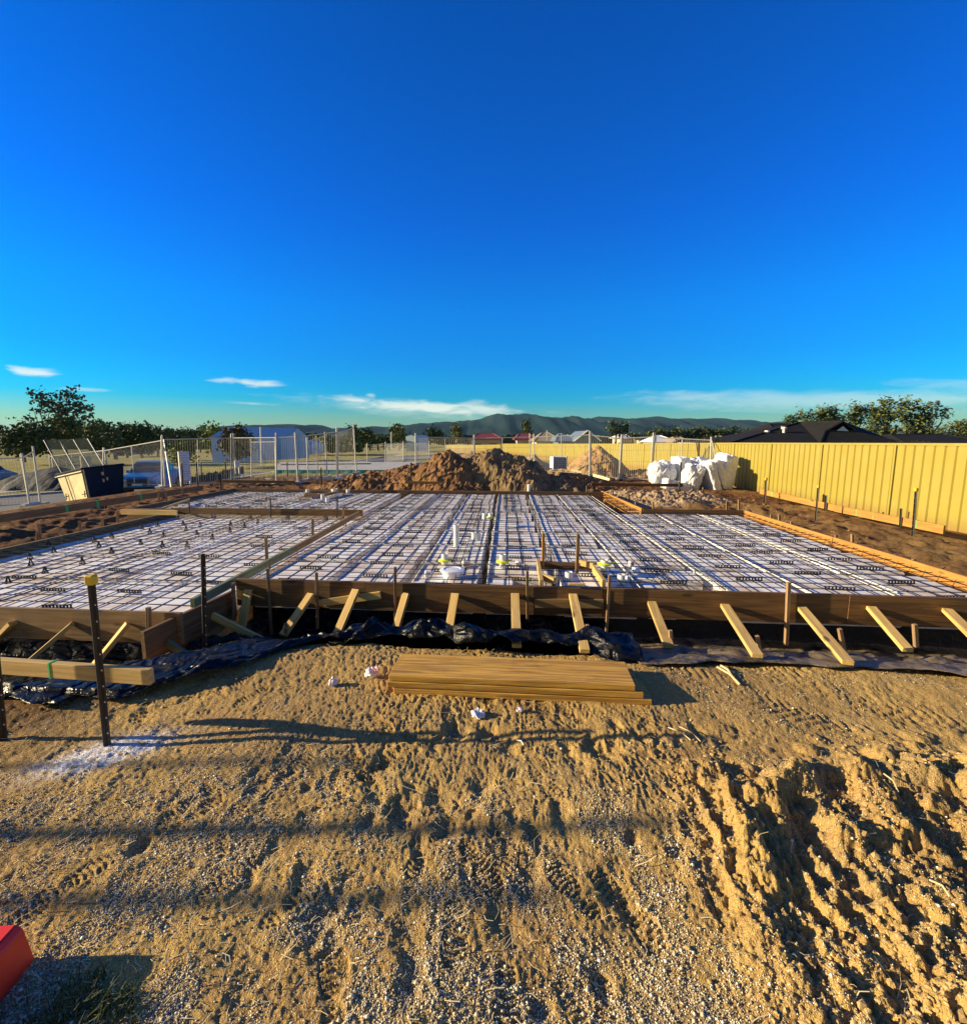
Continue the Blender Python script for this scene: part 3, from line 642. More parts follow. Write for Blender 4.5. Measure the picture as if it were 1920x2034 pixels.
peg((463, 1158), (465, 1232), y=4.95, w_=.03, lab='grey peg on the trench side of the step board in the corner', grp='pegs of the left bay')
peg((310, 1318), (312, 1352), y=3.72, w_=.04, lab='peg under the sawn end of the step board', grp='pegs of the left bay')
peg((1079, 1059), (1078, 1126), y=5.75, w_=.034, lab='left reddish stake rising from the timber box in the slab', grp='stakes of the timber box', m='orange')
peg((1148, 1061), (1145, 1146), y=5.6, w_=.036, lab='right stake rising from the timber box in the slab', grp='stakes of the timber box')
peg((528, 1068), (530, 1112), y=6.15, w_=.032, lab='near stake beside the step rail in the left bay', grp='stakes beside the step rail')
peg((621, 1031), (621, 1064), y=8.0, w_=.034, lab='middle stake beside the step rail in the left bay', grp='stakes beside the step rail')
peg((682, 1006), (682, 1030), y=10.0, w_=.036, lab='far stake beside the step rail by the hanging board', grp='stakes beside the step rail')
peg((536, 1130), (533, 1112), y=5.2, w_=.02, lab='thin stake end leaning over the step rail', grp='stakes beside the step rail')
for k, (a, b_, y) in enumerate([((537, 990), (538, 1029), 10.25), ((670, 990), (669, 1029), 10.1), ((375, 992), (376, 1019), 10.3)]):
    p0 = aty(*a, y); p1 = aty(*b_, y); rod(p1, p0, .016, M['picket'], 'dark steel pin at the hanging board, %s' % ['left of centre', 'near its right end', 'at its left end'][k], 'steel pin', 'steel pins at the hanging board', 'steel_pin')
# pegs outside the left boards
lp = [((78, 1040), (80, 1072)), ((74, 1056), (73, 1072)), ((158, 1035), (159, 1052)), ((203, 1028), (204, 1045)), ((233, 1015), (234, 1034)), ((315, 975), (316, 1004)), ((330, 978), (331, 998)), ((362, 968), (363, 990)), ((442, 957), (443, 974))]
for k, (a, b_) in enumerate(lp):
    vl = atz(b_[0], b_[1] - 3, .2); peg(a, (b_[0], b_[1] + 4), y=vl.y, w_=.034, lab='small timber peg outside the left form boards, %s from the near end' % ORD[k], grp='pegs outside the left boards')
rp = [((1217, 971), (1217, 982)), ((1248, 978), (1248, 988)), ((1262, 997), (1262, 1008)), ((1297, 997), (1297, 1010)), ((1443, 996), (1443, 1011)), ((1467, 992), (1467, 1012)), ((1531, 1022), (1531, 1036)), ((1547, 1022), (1547, 1040)), ((1571, 1036), (1571, 1048)), ((1660, 1062), (1660, 1072)), ((1692, 1061), (1692, 1084)), ((1814, 1110), (1815, 1124)), ((1396, 968), (1396, 978))]
for k, (a, b_) in enumerate(rp):
    q = atz(b_[0], b_[1], .26); peg(a, (b_[0], b_[1] + 6), y=q.y + .03, w_=.034, lab='small timber peg outside the right form boards, %s from the far end' % ORD[k], grp='pegs outside the right boards')
for k, (px, y0) in enumerate([(825, 962), (1037, 962), (1165, 965), (690, 962), (757, 962)]):
    peg((px, y0), (px, 978), y=14.15, w_=.04, lab='peg behind the back form board, %s' % ['before the brown heap', 'before the shaded heap', 'right of the heaps', 'at the heap tail', 'at the heap flank'][k], grp='pegs behind the back board')

def picket(p_top, p_bot, lab, cap=True, s=1.0):
    """Y-section steel fence post"""
    p_top = Vector(p_top); p_bot = Vector(p_bot); d = p_top - p_bot; L = d.length
    t = empty('star_picket', p_bot); q = d.to_track_quat('Z', 'Y'); t.rotation_mode = 'QUATERNION'; t.rotation_quaternion = q; tag(t, lab, 'star picket', 'black steel pickets round the site')
    mb = MB()
    for k in range(3):
        a = k * 2 * math.pi / 3 + .5; c, sn = math.cos(a), math.sin(a); w2 = .0035 * s; ln = .021 * s
        pts = [(-sn * w2, c * w2), (c * ln - sn * w2, sn * ln + c * w2), (c * ln + sn * w2, sn * ln - c * w2), (sn * w2, -c * w2)]
        mb.hexa([(x, y, -.15) for x, y in pts] + [(x, y, L) for x, y in pts])
    mb.build('post', M['picket'], t)
    if s >= .99 and L > .8:
        hb = MB()
        for k in range(9):
            z = .1 + k * L * .095; a = .5 + 4 * math.pi / 3; hb.lathe((0, 0, 0), [(0, 0)], 3) if False else hb.box((math.cos(a) * .013 , math.sin(a) * .013, z), (.009, .009, .009))
        hb.build('bolt_holes', M['white'], t)
    if cap:
        cb = MB(); cb.box((0, 0, L - .005), (.05 * s, .05 * s, .06 * s)); cb.build('safety_cap', M['yellow'], t, bevel=.008 * s)
    return t
picket(aty(181, 1150, 2.72), aty(214, 1486, 2.72), 'large black star picket with yellow cap standing in white powder')
picket(aty(-22, 1150, 2.78), aty(8, 1468, 2.78), 'black star picket cut off by the left edge of the picture')
picket(aty(403, 1100, 4.15), aty(408, 1300, 4.15), 'black star picket without cap beside the step board', cap=False)
for (a, b_, y, lab, cp) in [((1521, 951), (1518, 1003), 13.3, 'thin black picket at the far end of the orange profile board', 1), ((1625, 966), (1619, 1037), 10.5, 'black picket with yellow cap at the middle of the orange profile board', 1),
        ((1819, 972), (1810, 1088), 8.05, 'black picket with yellow cap at the near end of the orange profile board', 1), ((1640, 984), (1639, 1000), 11.2, 'short dark post behind the orange profile board, left one', 0), ((1789, 1010), (1788, 1030), 9.0, 'short dark post behind the orange profile board, right one', 0),
        ((1352, 918), (1347, 993), 14.0, 'thin black picket in front of the white bundles', 0), ((816, 919), (816, 955), 16.2, 'black picket before the brown heap, left one', 0), ((866, 918), (866, 972), 16.0, 'black picket with yellow tip before the brown heap', 1),
        ((1202, 928), (1201, 955), 20, 'black picket with yellow cap by the cone of earth', 1), ((390, 918), (393, 960), 18.5, 'black picket left of the site board', 1), ((361, 920), (363, 962), 18.0, 'black picket close to the left leg of the site board', 1),
        ((447, 916), (449, 950), 22.5, 'black picket with yellow cap left of the double fence posts', 1), ((637, 930), (638, 962), 17.5, 'picket with white cap in the dirt behind the slab', 1), ((570, 918), (571, 950), 24, 'black picket with cap at the green sheeting', 1), ((399, 918), (400, 950), 22, 'black picket right of the site board', 1), ((210, 990), (210, 1008), 12.5, 'short black picket holding the left profile board', 0), ((436, 938), (439, 965), 17.4, 'picket with pale cap at the bent plank', 1)]:
    picket(aty(*a, y), aty(*b_, y), lab, cap=bool(cp), s=1.0 if y < 11 else 1.3)

# ============================================================ PROFILE BOARDS (long planks on pickets)
def profile(a, b_, h, m, lab, th=.035, name='profile_board', marks=(), z0=None):
    a = Vector(a); b_ = Vector(b_); a.z -= h / 2; b_.z -= h / 2
    t = bar(name, a, b_, th, h, M[m]); tag(t, lab, 'profile board', 'profile boards round the site'); L = (b_ - a).length
    for f in marks:
        mb = MB(); mb.box((-L / 2 + L * f, 0, 0), (.012 + .05 * (L > 3), th + .006, h + .006)); mb.build('paint_mark', M['green'], t)
    return t
profile(aty(-60, 1304, 2.94), aty(299, 1329, 2.76), .095, 'pine', 'thick pale plank in the left foreground tied to the pickets', th=.045, marks=(.47,))
profile(atz(-70, 1032, .38), atz(402, 964, .38), .16, 'board_pale', 'long weathered profile board running far along the left of the slab', marks=(.3, .42, .62))
profile(atz(1510, 971, .34), atz(1661, 1003, .34), .15, 'orange', 'far length of the orange profile board by the cream fence', marks=(.2,))
profile(atz(1659, 1003, .36), atz(1876, 1044, .36), .15, 'orange', 'near length of the orange profile board by the cream fence', marks=(.25, .42, .66, .8))
profile(aty(1174, 959, 14.0), aty(1356, 961, 14.2), .09, 'board', 'brown profile board in front of the white bundles', marks=(.7,))
profile(aty(804, 955, 15.8), aty(887, 957, 15.8), .09, 'board_pale', 'short profile board before the brown heap')
profile(aty(1134, 931, 19.4), aty(1155, 936, 19.2), .09, 'cream', 'pale profile board end left of the earth cone')
profile(aty(1178, 941, 18.8), aty(1211, 950, 18), .10, 'cream', 'pale slanting profile board at the foot of the earth cone')
profile(aty(430, 953, 18.2), aty(586, 955, 18.4), .10, 'board_pale', 'profile board across the temporary fence behind the slab')
profile(atz(240, 1012, .42), atz(352, 1013.5, .42), .10, 'pine', 'pale short plank overhanging the corner of the hanging board')
profile(atz(322, 1008, .36), atz(376, 990, .36), .04, 'pine', 'thin pale batten slanting into the back left bay')
profile(aty(-20, 1002, 12), aty(-2, 1000, 12), .03, 'pine', 'pale plank end at the left edge') if False else None

# ============================================================ PLANK STACK
def lying(c0, c1, depth, z0, th, lab):
    """plank whose front lower edge runs c0-c1 on the ground"""
    a = Vector((c0[0], c0[1], 0)); b_ = Vector((c1[0], c1[1], 0)); n = Vector((-(b_ - a).y, (b_ - a).x, 0)).normalized(); mid = n * depth / 2
    a = a + mid; b_ = b_ + mid; a.z = b_.z = z0 + th / 2
    o = bar('timber_plank', a, b_, depth, th, M['plank'], bevel=.003); tag(o, lab, 'plank', 'planks stacked on the dirt')
q0 = atz(782, 1378, .02); q1 = atz(1294, 1401, .02)
lying((q0.x, q0.y), (q1.x, q1.y), .36, .015, .043, 'bottom plank of the stack, reaching farthest right')
q0 = atz(768, 1366, .069); q1 = atz(1279, 1389, .069)
lying((q0.x, q0.y + .015), (q1.x, q1.y + .015), .36, .063, .043, 'middle plank of the stack, reaching farthest left')
q0 = atz(771, 1352, .123); q1 = atz(1263, 1373, .123)
lying((q0.x, q0.y + .02), (q1.x, q1.y + .02), .36, .111, .043, 'top plank of the stack with the broad sunlit face')

# ============================================================ BLACK FILM
def film(name, path, prof, seed, amp, label, nu=260, nv=46, flop=.0, m='film'):
    """path(s)->(origin, across dir); prof list of (across, z)"""
    S = np.linspace(0, 1, nu + 1); T = np.linspace(0, 1, nv + 1)
    ps = np.array(prof); tt = np.linspace(0, 1, len(ps))
    vs = []
    SS, TT = np.meshgrid(S, T)
    n1 = fbm(SS * path['len'] * 1.6, TT * 1.6, 3, seed); n2 = 1 - np.abs(fbm(SS * path['len'] * 1.7 + TT * 1.5, TT * 2.2, 3, seed + 5)) * 2.4; n3 = fbm(SS * path['len'] * 6 + TT * 2, TT * 6, 3, seed + 9); n2 = np.sign(n2) * np.abs(n2) ** 1.4 + .35 * (1 - np.abs(fbm(SS * path['len'] * 4.5 - TT * 4, TT * 4, 2, seed + 7)) * 3)
    for j in range(nv + 1):
        ac = np.interp(T[j], tt, ps[:, 0]); z0 = np.interp(T[j], tt, ps[:, 1])
        env = min(1, T[j] * 4) * 1.0; edge = sst(.55, 1, np.array([T[j]]))[0]
        for i in range(nu + 1):
            o_, d_ = path['f'](S[i]); a = ac + env * (amp * .9 * n1[j, i]) + edge * flop * n1[0, i] * 2.2
            p = o_ + d_ * a; z = z0 + env * (amp * (.55 * n2[j, i] + .45 * n1[j, i]) + .022 * n3[j, i])
            if 'dz' in path: z += path['dz'](S[i]) * float(sst(.3, .6, np.array([T[j]]))[0])
            g = gz_grid(p.x, p.y)
            vs.append((p.x, p.y, max(z, g + .028 + .012 * abs(n3[j, i])) if T[j] > .12 else z))
    mb = MB(); fs = [(j * (nu + 1) + i, j * (nu + 1) + i + 1, (j + 1) * (nu + 1) + i + 1, (j + 1) * (nu + 1) + i) for j in range(nv) for i in range(nu)]
    mb.add(vs, fs); o = mb.build(name, M[m], smooth=True); sd_ = o.modifiers.new('thickness', 'SOLIDIFY'); sd_.thickness = .003
    tag(o, label, 'plastic film', 'black films in the trenches'); return o
# cached coarse ground lookup for draping
_gx = np.arange(-6.5, 7.5, .03); _gy = np.arange(2.4, 6.0, .03); _GX, _GY = np.meshgrid(_gx, _gy); _GH = ground_h(_GX.ravel(), _GY.ravel(), False).reshape(_GX.shape)
def gz_grid(x, y):
    i = int((x + 6.5) / .03); j = int((y - 2.4) / .03); i = min(max(i, 0), _GH.shape[1] - 2); j = min(max(j, 0), _GH.shape[0] - 2)
    return float(_GH[j, i])
def pm(u0, u1):
    return dict(len=abs(u1 - u0), f=lambda s: (P(u0 + (u1 - u0) * s, 0, 0), V))
film('plastic_film', dict(pm(.02, 4.05), dz=lambda s: -.20 * (1 - float(sst(.22, .45, np.array([s]))[0])) + .05 * float(sst(.45, .6, np.array([s]))[0])), [(.36, -.005), (.24, -.03), (.20, -.30), (-.15, -.30), (-.48, -.26), (-.62, -.02), (-.74, .10), (-.86, .13), (-.97, .045)], 3, .15, 'crumpled black film rising in folds in the left half of the front trench', flop=.12)
film('plastic_film', pm(4.0, 8.6), [(.36, -.005), (.24, -.03), (.20, -.30), (-.10, -.30), (-.38, -.26), (-.52, -.08), (-.64, -.01), (-.84, .01), (-1.08, .015)], 17, .035, 'dusty black film lying flat over the right half of the front trench', flop=.09, m='film_dusty')
film('plastic_film', dict(len=5.2, f=lambda s: (P(-5.6 + 5.5 * s, -.86, 0), V)), [(.20, -.12), (.08, -.14), (.04, -.30), (-.3, -.29), (-.62, -.27), (-.85, -.20), (-1.02, -.05), (-1.14, .04), (-1.2, .03)], 29, .055, 'black film in the trench before the left bay behind the pale plank', flop=.06)
_fp = [(-3.75, 3.22), (-3.2, 3.20), (-2.55, 3.19), (-2.2, 3.42), (-1.9, 3.68), (-1.5, 4.02), (-1.1, 4.16)]
def _ff(s):
    q = np.linspace(0, 1, len(_fp)); return Vector((float(np.interp(s, q, [p[0] for p in _fp])), float(np.interp(s, q, [p[1] for p in _fp])), 0)), Vector((-.36, .93, 0))
film('plastic_film', dict(len=3.2, f=_ff, dz=lambda s: .05 * float(sst(.35, .55, np.array([s]))[0])), [(.80, -.29), (.50, -.30), (.30, -.24), (.17, -.05), (.08, .045), (.02, .05), (-.03, .03)], 37, .05, 'black film fold climbing the earth between both trenches', nu=200, flop=.04)

# ============================================================ PIPES, BUCKET, BOX-OUT
def pipe(px, ytop, ybot, wpx, lab, collar=None, yd=None, zb=0.0, name='pvc_pipe', m='pvc'):
    """vertical pipe; base found from (px,ybot) at height zb"""
    b_ = atz(px, ybot, zb) if yd is None else aty(px, ybot, yd); tp = aty(px, ytop, b_.y); r = wpx / 2 / F * (b_.y + .2)
    t = empty(name, (b_.x, b_.y, b_.z)); tag(t, lab, 'pipe', 'white drain pipes standing in the slab'); h = tp.z - b_.z
    mb = MB(); mb.lathe((0, 0, 0), [(r, 0), (r, h), (r * .86, h), (r * .86, h - .1), (0, h - .1)], 20); mb.build('pipe', M[m], t, smooth=False)
    if collar:
        z = aty(px, collar, b_.y).z - b_.z; cb = MB(); cb.lathe((0, 0, 0), [(r, z - .012), (r * 1.9, z - .015), (r * 2.0, z), (r, z + .012)], 18)
        cb.tube((r * 1.2, 0, z), (r * 2.8, -.02, z + .018), .008, 5); cb.build('yellow_collar', M['tape'], t)
    return t
pipe(906, 1042, 1085, 11, 'tall white pipe standing alone in the middle of the slab', yd=6.75)
pipe(883, 1100, 1122, 13, 'short white pipe with yellow collar left of the white bowl', collar=1112, yd=5.95)
pipe(998, 1101, 1132, 13, 'short white pipe with yellow collar near the centre of the slab', collar=1114, yd=5.8)
pipe(1199, 1112, 1144, 14, 'white pipe with yellow collar right of the timber box', collar=1119, yd=5.5)
pipe(1129, 1136, 1158, 15, 'stubby white pipe inside the timber box', yd=5.3)
pipe(1233, 1141, 1160, 15, 'stubby white pipe at the front board right of the timber box', yd=5.15)
pipe(962, 1019, 1030, 9, 'small white pipe end far in the slab, left one', yd=8.6)
pipe(974, 1019, 1028, 9, 'small white pipe end with yellow tape far in the slab, right one', collar=1027, yd=8.7)
pipe(941, 1057, 1070, 10, 'low white pipe right of the tall pipe', yd=6.9)
pipe(951, 1059, 1072, 8, 'second low white pipe right of the tall pipe', yd=6.8)
pipe(1050, 962, 977, 6.5, 'white pipe standing at the back form board', yd=13.9)
pipe(691, 972, 980, 7, 'white pipe stub at the back form board on the left', yd=13.95)
pipe(641, 982, 992, 7, 'white pipe stub near the timber collar', yd=12.3)
pipe(650, 989, 996, 7, 'white pipe stub nearest in front of the timber collar', yd=11.7)
pipe(611, 972, 978, 7, 'white capped pipe on the left of the timber collar', yd=13.2)
pipe(664, 971, 975, 12, 'flat white pipe cap on the timber collar', yd=13.6)
# bowl on a tapering foot
b_ = aty(898, 1157, 5.42); t = empty('plastic_bowl', b_); tag(t, 'white plastic bowl with a flat lid standing on the pods', 'bowl')
mb = MB(); mb.lathe((0, 0, 0), [(0, 0), (.07, 0), (.075, .03), (.10, .055), (.125, .145), (.0, .145)], 24); mb.build('bowl', M['bucket'], t, smooth=False)
mb = MB(); mb.lathe((0, 0, 0), [(.0, .147), (.115, .149), (.142, .146), (.142, .158), (.10, .165), (.09, .158), (0, .160)], 24)
for k in range(3): mb.tube((-.05, -.03 + k * .03, .161), (.06, -.04 + k * .03, .165), .004, 4)
mb.build('lid', M['bucket'], t)
# timber box
t = empty('timber_box', atz(1100, 1150, .25)); tag(t, 'low timber box frame built round a pipe in the slab', 'timber box'); bl = t.location
def bb(name, a, b_, w_, h, m): return bar(name, a, b_, w_, h, M[m], parent=t)
bb('frame_side', atz(1068, 1116, .33), atz(1075, 1160, .33), .04, .09, 'pine')
bb('frame_side', atz(1070, 1122, .31), atz(1181, 1126, .31), .04, .09, 'board')
bb('frame_side', atz(1149, 1116, .36), atz(1179, 1124, .35), .045, .07, 'pine')
bb('frame_side', atz(1179, 1130, .33), atz(1199, 1160, .33), .04, .09, 'pine')
bb('frame_side', atz(1077, 1146, .34), atz(1102, 1154, .34), .045, .07, 'pine')
# timber collar at the back
t = empty('timber_collar', aty(637, 980, 12.9)); tag(t, 'low pale timber frame round pipe stubs at the back of the slab', 'timber frame')
for a, b_ in [((606, 978), (670, 976)), ((606, 984), (640, 984)), ((606, 978), (606, 984)), ((640, 984), (672, 977))]:
    p, q = atz(*a, .34), atz(*b_, .34); bar('frame_side', p, q, .06, .07, M['board_pale'], parent=t)
# ribs: pale foam offcuts
for (px, py, s_) in [(1253, 1120, .1), (1262, 1133, .12), (1244, 1150, .1), (850, 1140, .12), (925, 1120, .14), (1030, 1120, .12)]:
    p = atz(px, py, .29); mb = MB(); mb.box((0, 0, 0), (s_, s_ * .8, .1), Matrix.Diagonal((.65, .65, .7))); o = mb.build('foam_offcut', M['pod'], loc=p, bevel=.008); o.rotation_euler = (0, .1, random.random()); tag(o, 'white foam offcut lying near the pipes by the front board', 'foam offcut', 'foam offcuts near the pipes')

# ============================================================ LITTER
def crumple(name, loc, size, m, lab, seed, cat='litter', n=10, sq=(1, 1, 1), amp=.5, cells=2.5, rot=(0, 0, 0), blocky=.0):
    bm = bmesh.new(); bmesh.ops.create_icosphere(bm, subdivisions=4 if n > 10 else 3, radius=1)
    for v in bm.verts:
        d = v.co.normalized(); x, y, z = d * cells
        nn = float(fbm(np.array([x + z * .7 + seed]), np.array([y - z * .9 + seed * 2]), 3, seed)[0])
        k = max(abs(d.x), abs(d.y), abs(d.z)); r = (1 - blocky) + blocky * .8 / k
        nn += .28 * (1 - 4 * abs(float(fbm(np.array([x * 1.7 - z + seed]), np.array([y * 1.7 + z * 1.3]), 2, seed + 9)[0]))) if n > 10 else 0
        v.co = Vector((d.x * sq[0], d.y * sq[1], d.z * sq[2])) * size * r * (1 + amp * nn)
    me = bpy.data.meshes.new(name); bm.to_mesh(me); bm.free(); me.materials.append(M[m]); o = bpy.data.objects.new(name, me); col.objects.link(o)
    o.location = loc; o.rotation_euler = rot
    if lab: tag(o, lab, cat)
    return o
def onground(px, py, dz=0):
    p = foot(px, py); return Vector((p.x, p.y, gz_fine(p.x, p.y) + dz))
def gz_fine(x, y): return float(ground_h(np.array([x]), np.array([y]), True)[0])
crumple('crumpled_paper', onground(660, 1345, .02), .028, 'paper', 'small crumpled white paper alone on the dirt left of the planks', 3, sq=(.8, .8, 1.2), amp=1.1, rot=(.3, .4, 0))
o = crumple('crumpled_wrapper', onground(738, 1330, .03), .036, 'paper', 'white and pink crumpled wrapper standing left of the planks', 5, sq=(1, .7, .9), amp=1.2)
p_ = crumple('pink_part', (.035, 0, .015), .028, 'pink', None, 6, sq=(.6, .6, 1.3), amp=1.2); p_.parent = o
crumple('crumpled_paper', onground(949, 1404, .02), .038, 'paper', 'pale crumpled paper half in the dirt before the plank stack', 8, sq=(1.1, .8, .7), amp=1.1)
crumple('crumpled_paper', onground(1032, 1398, .01), .02, 'paper', 'tiny white paper scrap before the plank stack', 9, sq=(1.1, .8, .8), amp=1.1)
for k, (a, b_, lab) in enumerate([((1023, 1450), (1040, 1461), 'short white wire scrap on the dirt below the planks'), ((1327, 1432), (1372, 1456), 'thin straight stick lying right of the planks'), ((1350, 1430), (1392, 1455), 'thin straight stick beside its twin right of the planks'), ((1753, 1550), (1783, 1578), 'curved pale root in the churned dirt at right'),
        ((1845, 1750), (1885, 1788), 'pale stick end in the churned dirt at far right'), ((1425, 1310), (1470, 1345), 'pale batten end lying at the film edge'), ((1432, 1308), (1455, 1330), 'second pale batten end lying at the film edge')]):
    p, q = onground(*a, .012), onground(*b_, .012); mb = MB(); mm = (p + q) / 2 + Vector((.01, 0, .012)); r_ = .0035 if k < 5 else .008
    mb.tube(p, mm, r_, 5); mb.tube(mm, q, r_, 5); o = mb.build('stick', M['straw'] if k else M['paper']); tag(o, lab, 'stick', 'sticks on the dirt')

# ============================================================ PEBBLES + STRAW (uncountable)
def scatter_mesh(name, m, label, pts, fn):
    V_, F_ = [], []
    for (x, y, z) in pts:
        vs, fs = fn(x, y, z); b = len(V_); V_ += vs; F_ += [tuple(i + b for i in f) for f in fs]
    me = bpy.data.meshes.new(name); me.from_pydata(V_, [], F_); me.materials.append(M[m]); o = bpy.data.objects.new(name, me); col.objects.link(o); tag(o, label, None, None, 'stuff'); return o
def rand_ground(n, x0, x1, y0, y1, keep, bias=1.6, sd_=4):
    r = np.random.default_rng(sd_); y = y0 + (y1 - y0) * r.random(n) ** bias; x = (x0 + (x1 - x0) * r.random(n)) ; x = x * (.45 + .55 * y / y1)
    k = keep(x, y, r.random(n)); x, y = x[k], y[k]; return list(zip(x, y, ground_h(x, y, True)))
def gravel(n, sd_):
    r = np.random.default_rng(sd_); y = 1.12 + 2.7 * r.random(n) ** 1.7; x = (-3.6 + 7.6 * r.random(n)) * (.45 + .55 * y / 3.8)
    g = sst(-.25, .25, fbm(x / .9 + 3, y / .9, 2, 51) + .55 * (1 - sst(1.5, 2.9, y))); pt = sst(-.3, .3, fbm(x / .16, y / .22, 3, 53))
    k = r.random(n) < (.05 + .95 * g * pt) * (1 - .75 * sst(.7, 1.3, x)) * (1 - .5 * sst(3, 3.8, y)); x, y = x[k], y[k]; n = len(x); z = ground_h(x, y, True)
    sz = (.0016 + .0026 * r.random(n) ** 2) * (1 + 1.2 * (r.random(n) < .03)); a = r.random(n) * 6.3
    base = np.array([(1, 0, 0), (0, 1, 0), (-1, 0, 0), (0, -1, 0), (.1, .1, .85), (0, 0, -.6)]); v = np.repeat(base[None], n, 0) * (.65 + .7 * r.random((n, 6, 1))) * sz[:, None, None]
    c, sn = np.cos(a)[:, None], np.sin(a)[:, None]; vx = v[:, :, 0] * c - v[:, :, 1] * sn + x[:, None]; vy = v[:, :, 0] * sn + v[:, :, 1] * c + y[:, None]; vz = v[:, :, 2] + z[:, None] + sz[:, None] * .3
    co = np.stack([vx, vy, vz], -1).reshape(-1, 3).astype(np.float32); f = np.array([(0, 1, 4), (1, 2, 4), (2, 3, 4), (3, 0, 4), (1, 0, 5), (2, 1, 5), (3, 2, 5), (0, 3, 5)])
    fi = (f[None] + (np.arange(n) * 6)[:, None, None]).reshape(-1).astype(np.int32); me = bpy.data.meshes.new('gravel'); me.vertices.add(len(co)); me.vertices.foreach_set('co', co.ravel())
    me.loops.add(len(fi)); me.loops.foreach_set('vertex_index', fi); me.polygons.add(len(fi) // 3); me.polygons.foreach_set('loop_start', np.arange(0, len(fi), 3, dtype=np.int32)); me.polygons.foreach_set('loop_total', np.full(len(fi) // 3, 3, dtype=np.int32)); me.update(calc_edges=True)
    me.materials.append(M['pebble']); o = bpy.data.objects.new('gravel', me); col.objects.link(o); tag(o, 'fine pale gravel strewn over the dirt in the foreground', None, None, 'stuff')
gravel(460000, 4)
def straw(x, y, z):
    L = random.uniform(.015, .07) * (1 + (random.random() < .1)); a = random.random() * 6.3; c, sn = math.cos(a), math.sin(a); w_ = random.uniform(.0008, .0018); dz = random.uniform(-.2, .5) * L; bx = random.uniform(-.3, .3) * L
    p = [(0, 0, .004), (L * .5, bx, .006 + max(dz * .5, 0)), (L, 0, .004 + max(dz, 0))]; V_ = []
    for q in p:
        for s in (-1, 1): V_.append((x + q[0] * c - (q[1] + s * w_) * sn, y + q[0] * sn + (q[1] + s * w_) * c, z + q[2]))
    return V_, [(0, 1, 3, 2), (2, 3, 5, 4)]
scatter_mesh('straw', 'straw', 'bits of dry straw strewn over the dirt', rand_ground(5200, -3.6, 3.9, 1.15, 4.0, lambda x, y, r: r < np.where(x < .3, .8, .3), 1.2, 9), straw)
# clods right
def clodpt(x, y, z):
    s = random.uniform(.004, .011) * (1 + (random.random() < .10) * .9); bm = [(1, 0, 0), (.3, .95, 0), (-.8, .6, 0), (-.8, -.6, 0), (.3, -.95, 0), (.5, .2, .7), (-.4, .4, .8), (-.1, -.5, .75)]
    a = random.random() * 6; c, sn = math.cos(a), math.sin(a); vs = []
    for q in bm:
        k = s * random.uniform(.75, 1.25); vs.append((x + (q[0] * c - q[1] * sn) * k, y + (q[0] * sn + q[1] * c) * k, z - s * .1 + q[2] * k))
    return vs, [(0, 1, 5), (1, 2, 6), (1, 6, 5), (2, 3, 6), (3, 7, 6), (3, 4, 7), (4, 0, 5), (4, 5, 7), (5, 6, 7)]
M['clod'] = mat('dirt_clods', (.56, .39, .16), .95, (.38, .24, .09), 40, bmp=.004, bscale=200)
scatter_mesh('dirt_clods', 'clod', 'crumbly clods of yellow dirt on the churned ground at right', rand_ground(9000, .3, 4.2, 1.15, 2.9, lambda x, y, r: r < .9 * sst(.6, 1.3, x) * (1 - sst(2.3, 2.9, y)) * sst(-.2, .3, fbm(x / .2, y / .2, 2, 99)) + .02, 1.3, 12), clodpt)
scatter_mesh('red_clods', 'redearth', 'lumps of red brown earth on the dug ground round the slab', [(x, y, float(z)) for (x, y, z) in rand_ground(2600, -9.5, 9.2, 5.5, 17.5, lambda x, y, r: (np.maximum(rect(*uvof(x, y), -5.6, 6.1, 4.6, 9.3, .01), rect(*uvof(x, y), -4.7, 8.3, -1, 5.9, .01)) < .5) & (r < .9), 1.0, 13)],
             lambda x, y, z: clodpt(x, y, z + .005) if random.random() < .3 else ([(x + (q[0] - x) * 3.2, y + (q[1] - y) * 3.2, z + (q[2] - z) * 3.0) for q in clodpt(x, y, z)[0]], clodpt(x, y, z)[1]))

# ============================================================ GRASS TUFT + RED BARRIER
def blade(x, y, z, Lr=(.02, .08)):
    L = random.uniform(*Lr); a = random.random() * 6.3; c, sn = math.cos(a), math.sin(a); w_ = random.uniform(.001, .0022); ln = random.uniform(.2, .9) * L; V_ = []
    for k, (t_, ww) in enumerate(((0, 1), (.5, .8), (1, .1))):
        dx = ln * t_ * t_; zz = z - .004 + L * t_ * (1 - .25 * t_)
        for s in (-1, 1): V_.append((x + dx * c - s * w_ * ww * sn, y + dx * sn + s * w_ * ww * c, zz))
    return V_, [(0, 1, 3, 2), (2, 3, 5, 4)]
gp = []
for _ in range(2600):
    a = random.random() * 6.3; r_ = random.random() ** .6; x = -1.34 + .26 * r_ * math.cos(a); y = 1.22 + .22 * r_ * math.sin(a)
    if float(fbm(np.array([x / .1]), np.array([y / .1]), 2, 95)[0]) > -.15 or random.random() < .2: gp.append((x, y, gz_fine(x, y)))
scatter_mesh('grass_patch', 'grass', 'dark green weeds growing in the shadow of the red barrier', gp, blade)
gp = [(x, y, z) for (x, y, z) in rand_ground(900, -2.6, -.7, 1.2, 2.2, lambda x, y, r: (r < .6) & (fbm(x / .25, y / .25, 2, 97) > .0), 1, 15)]
scatter_mesh('dry_grass_patch', 'straw', 'thin dry grass tufts near the red barrier', gp, lambda x, y, z: blade(x, y, z, (.02, .07)))
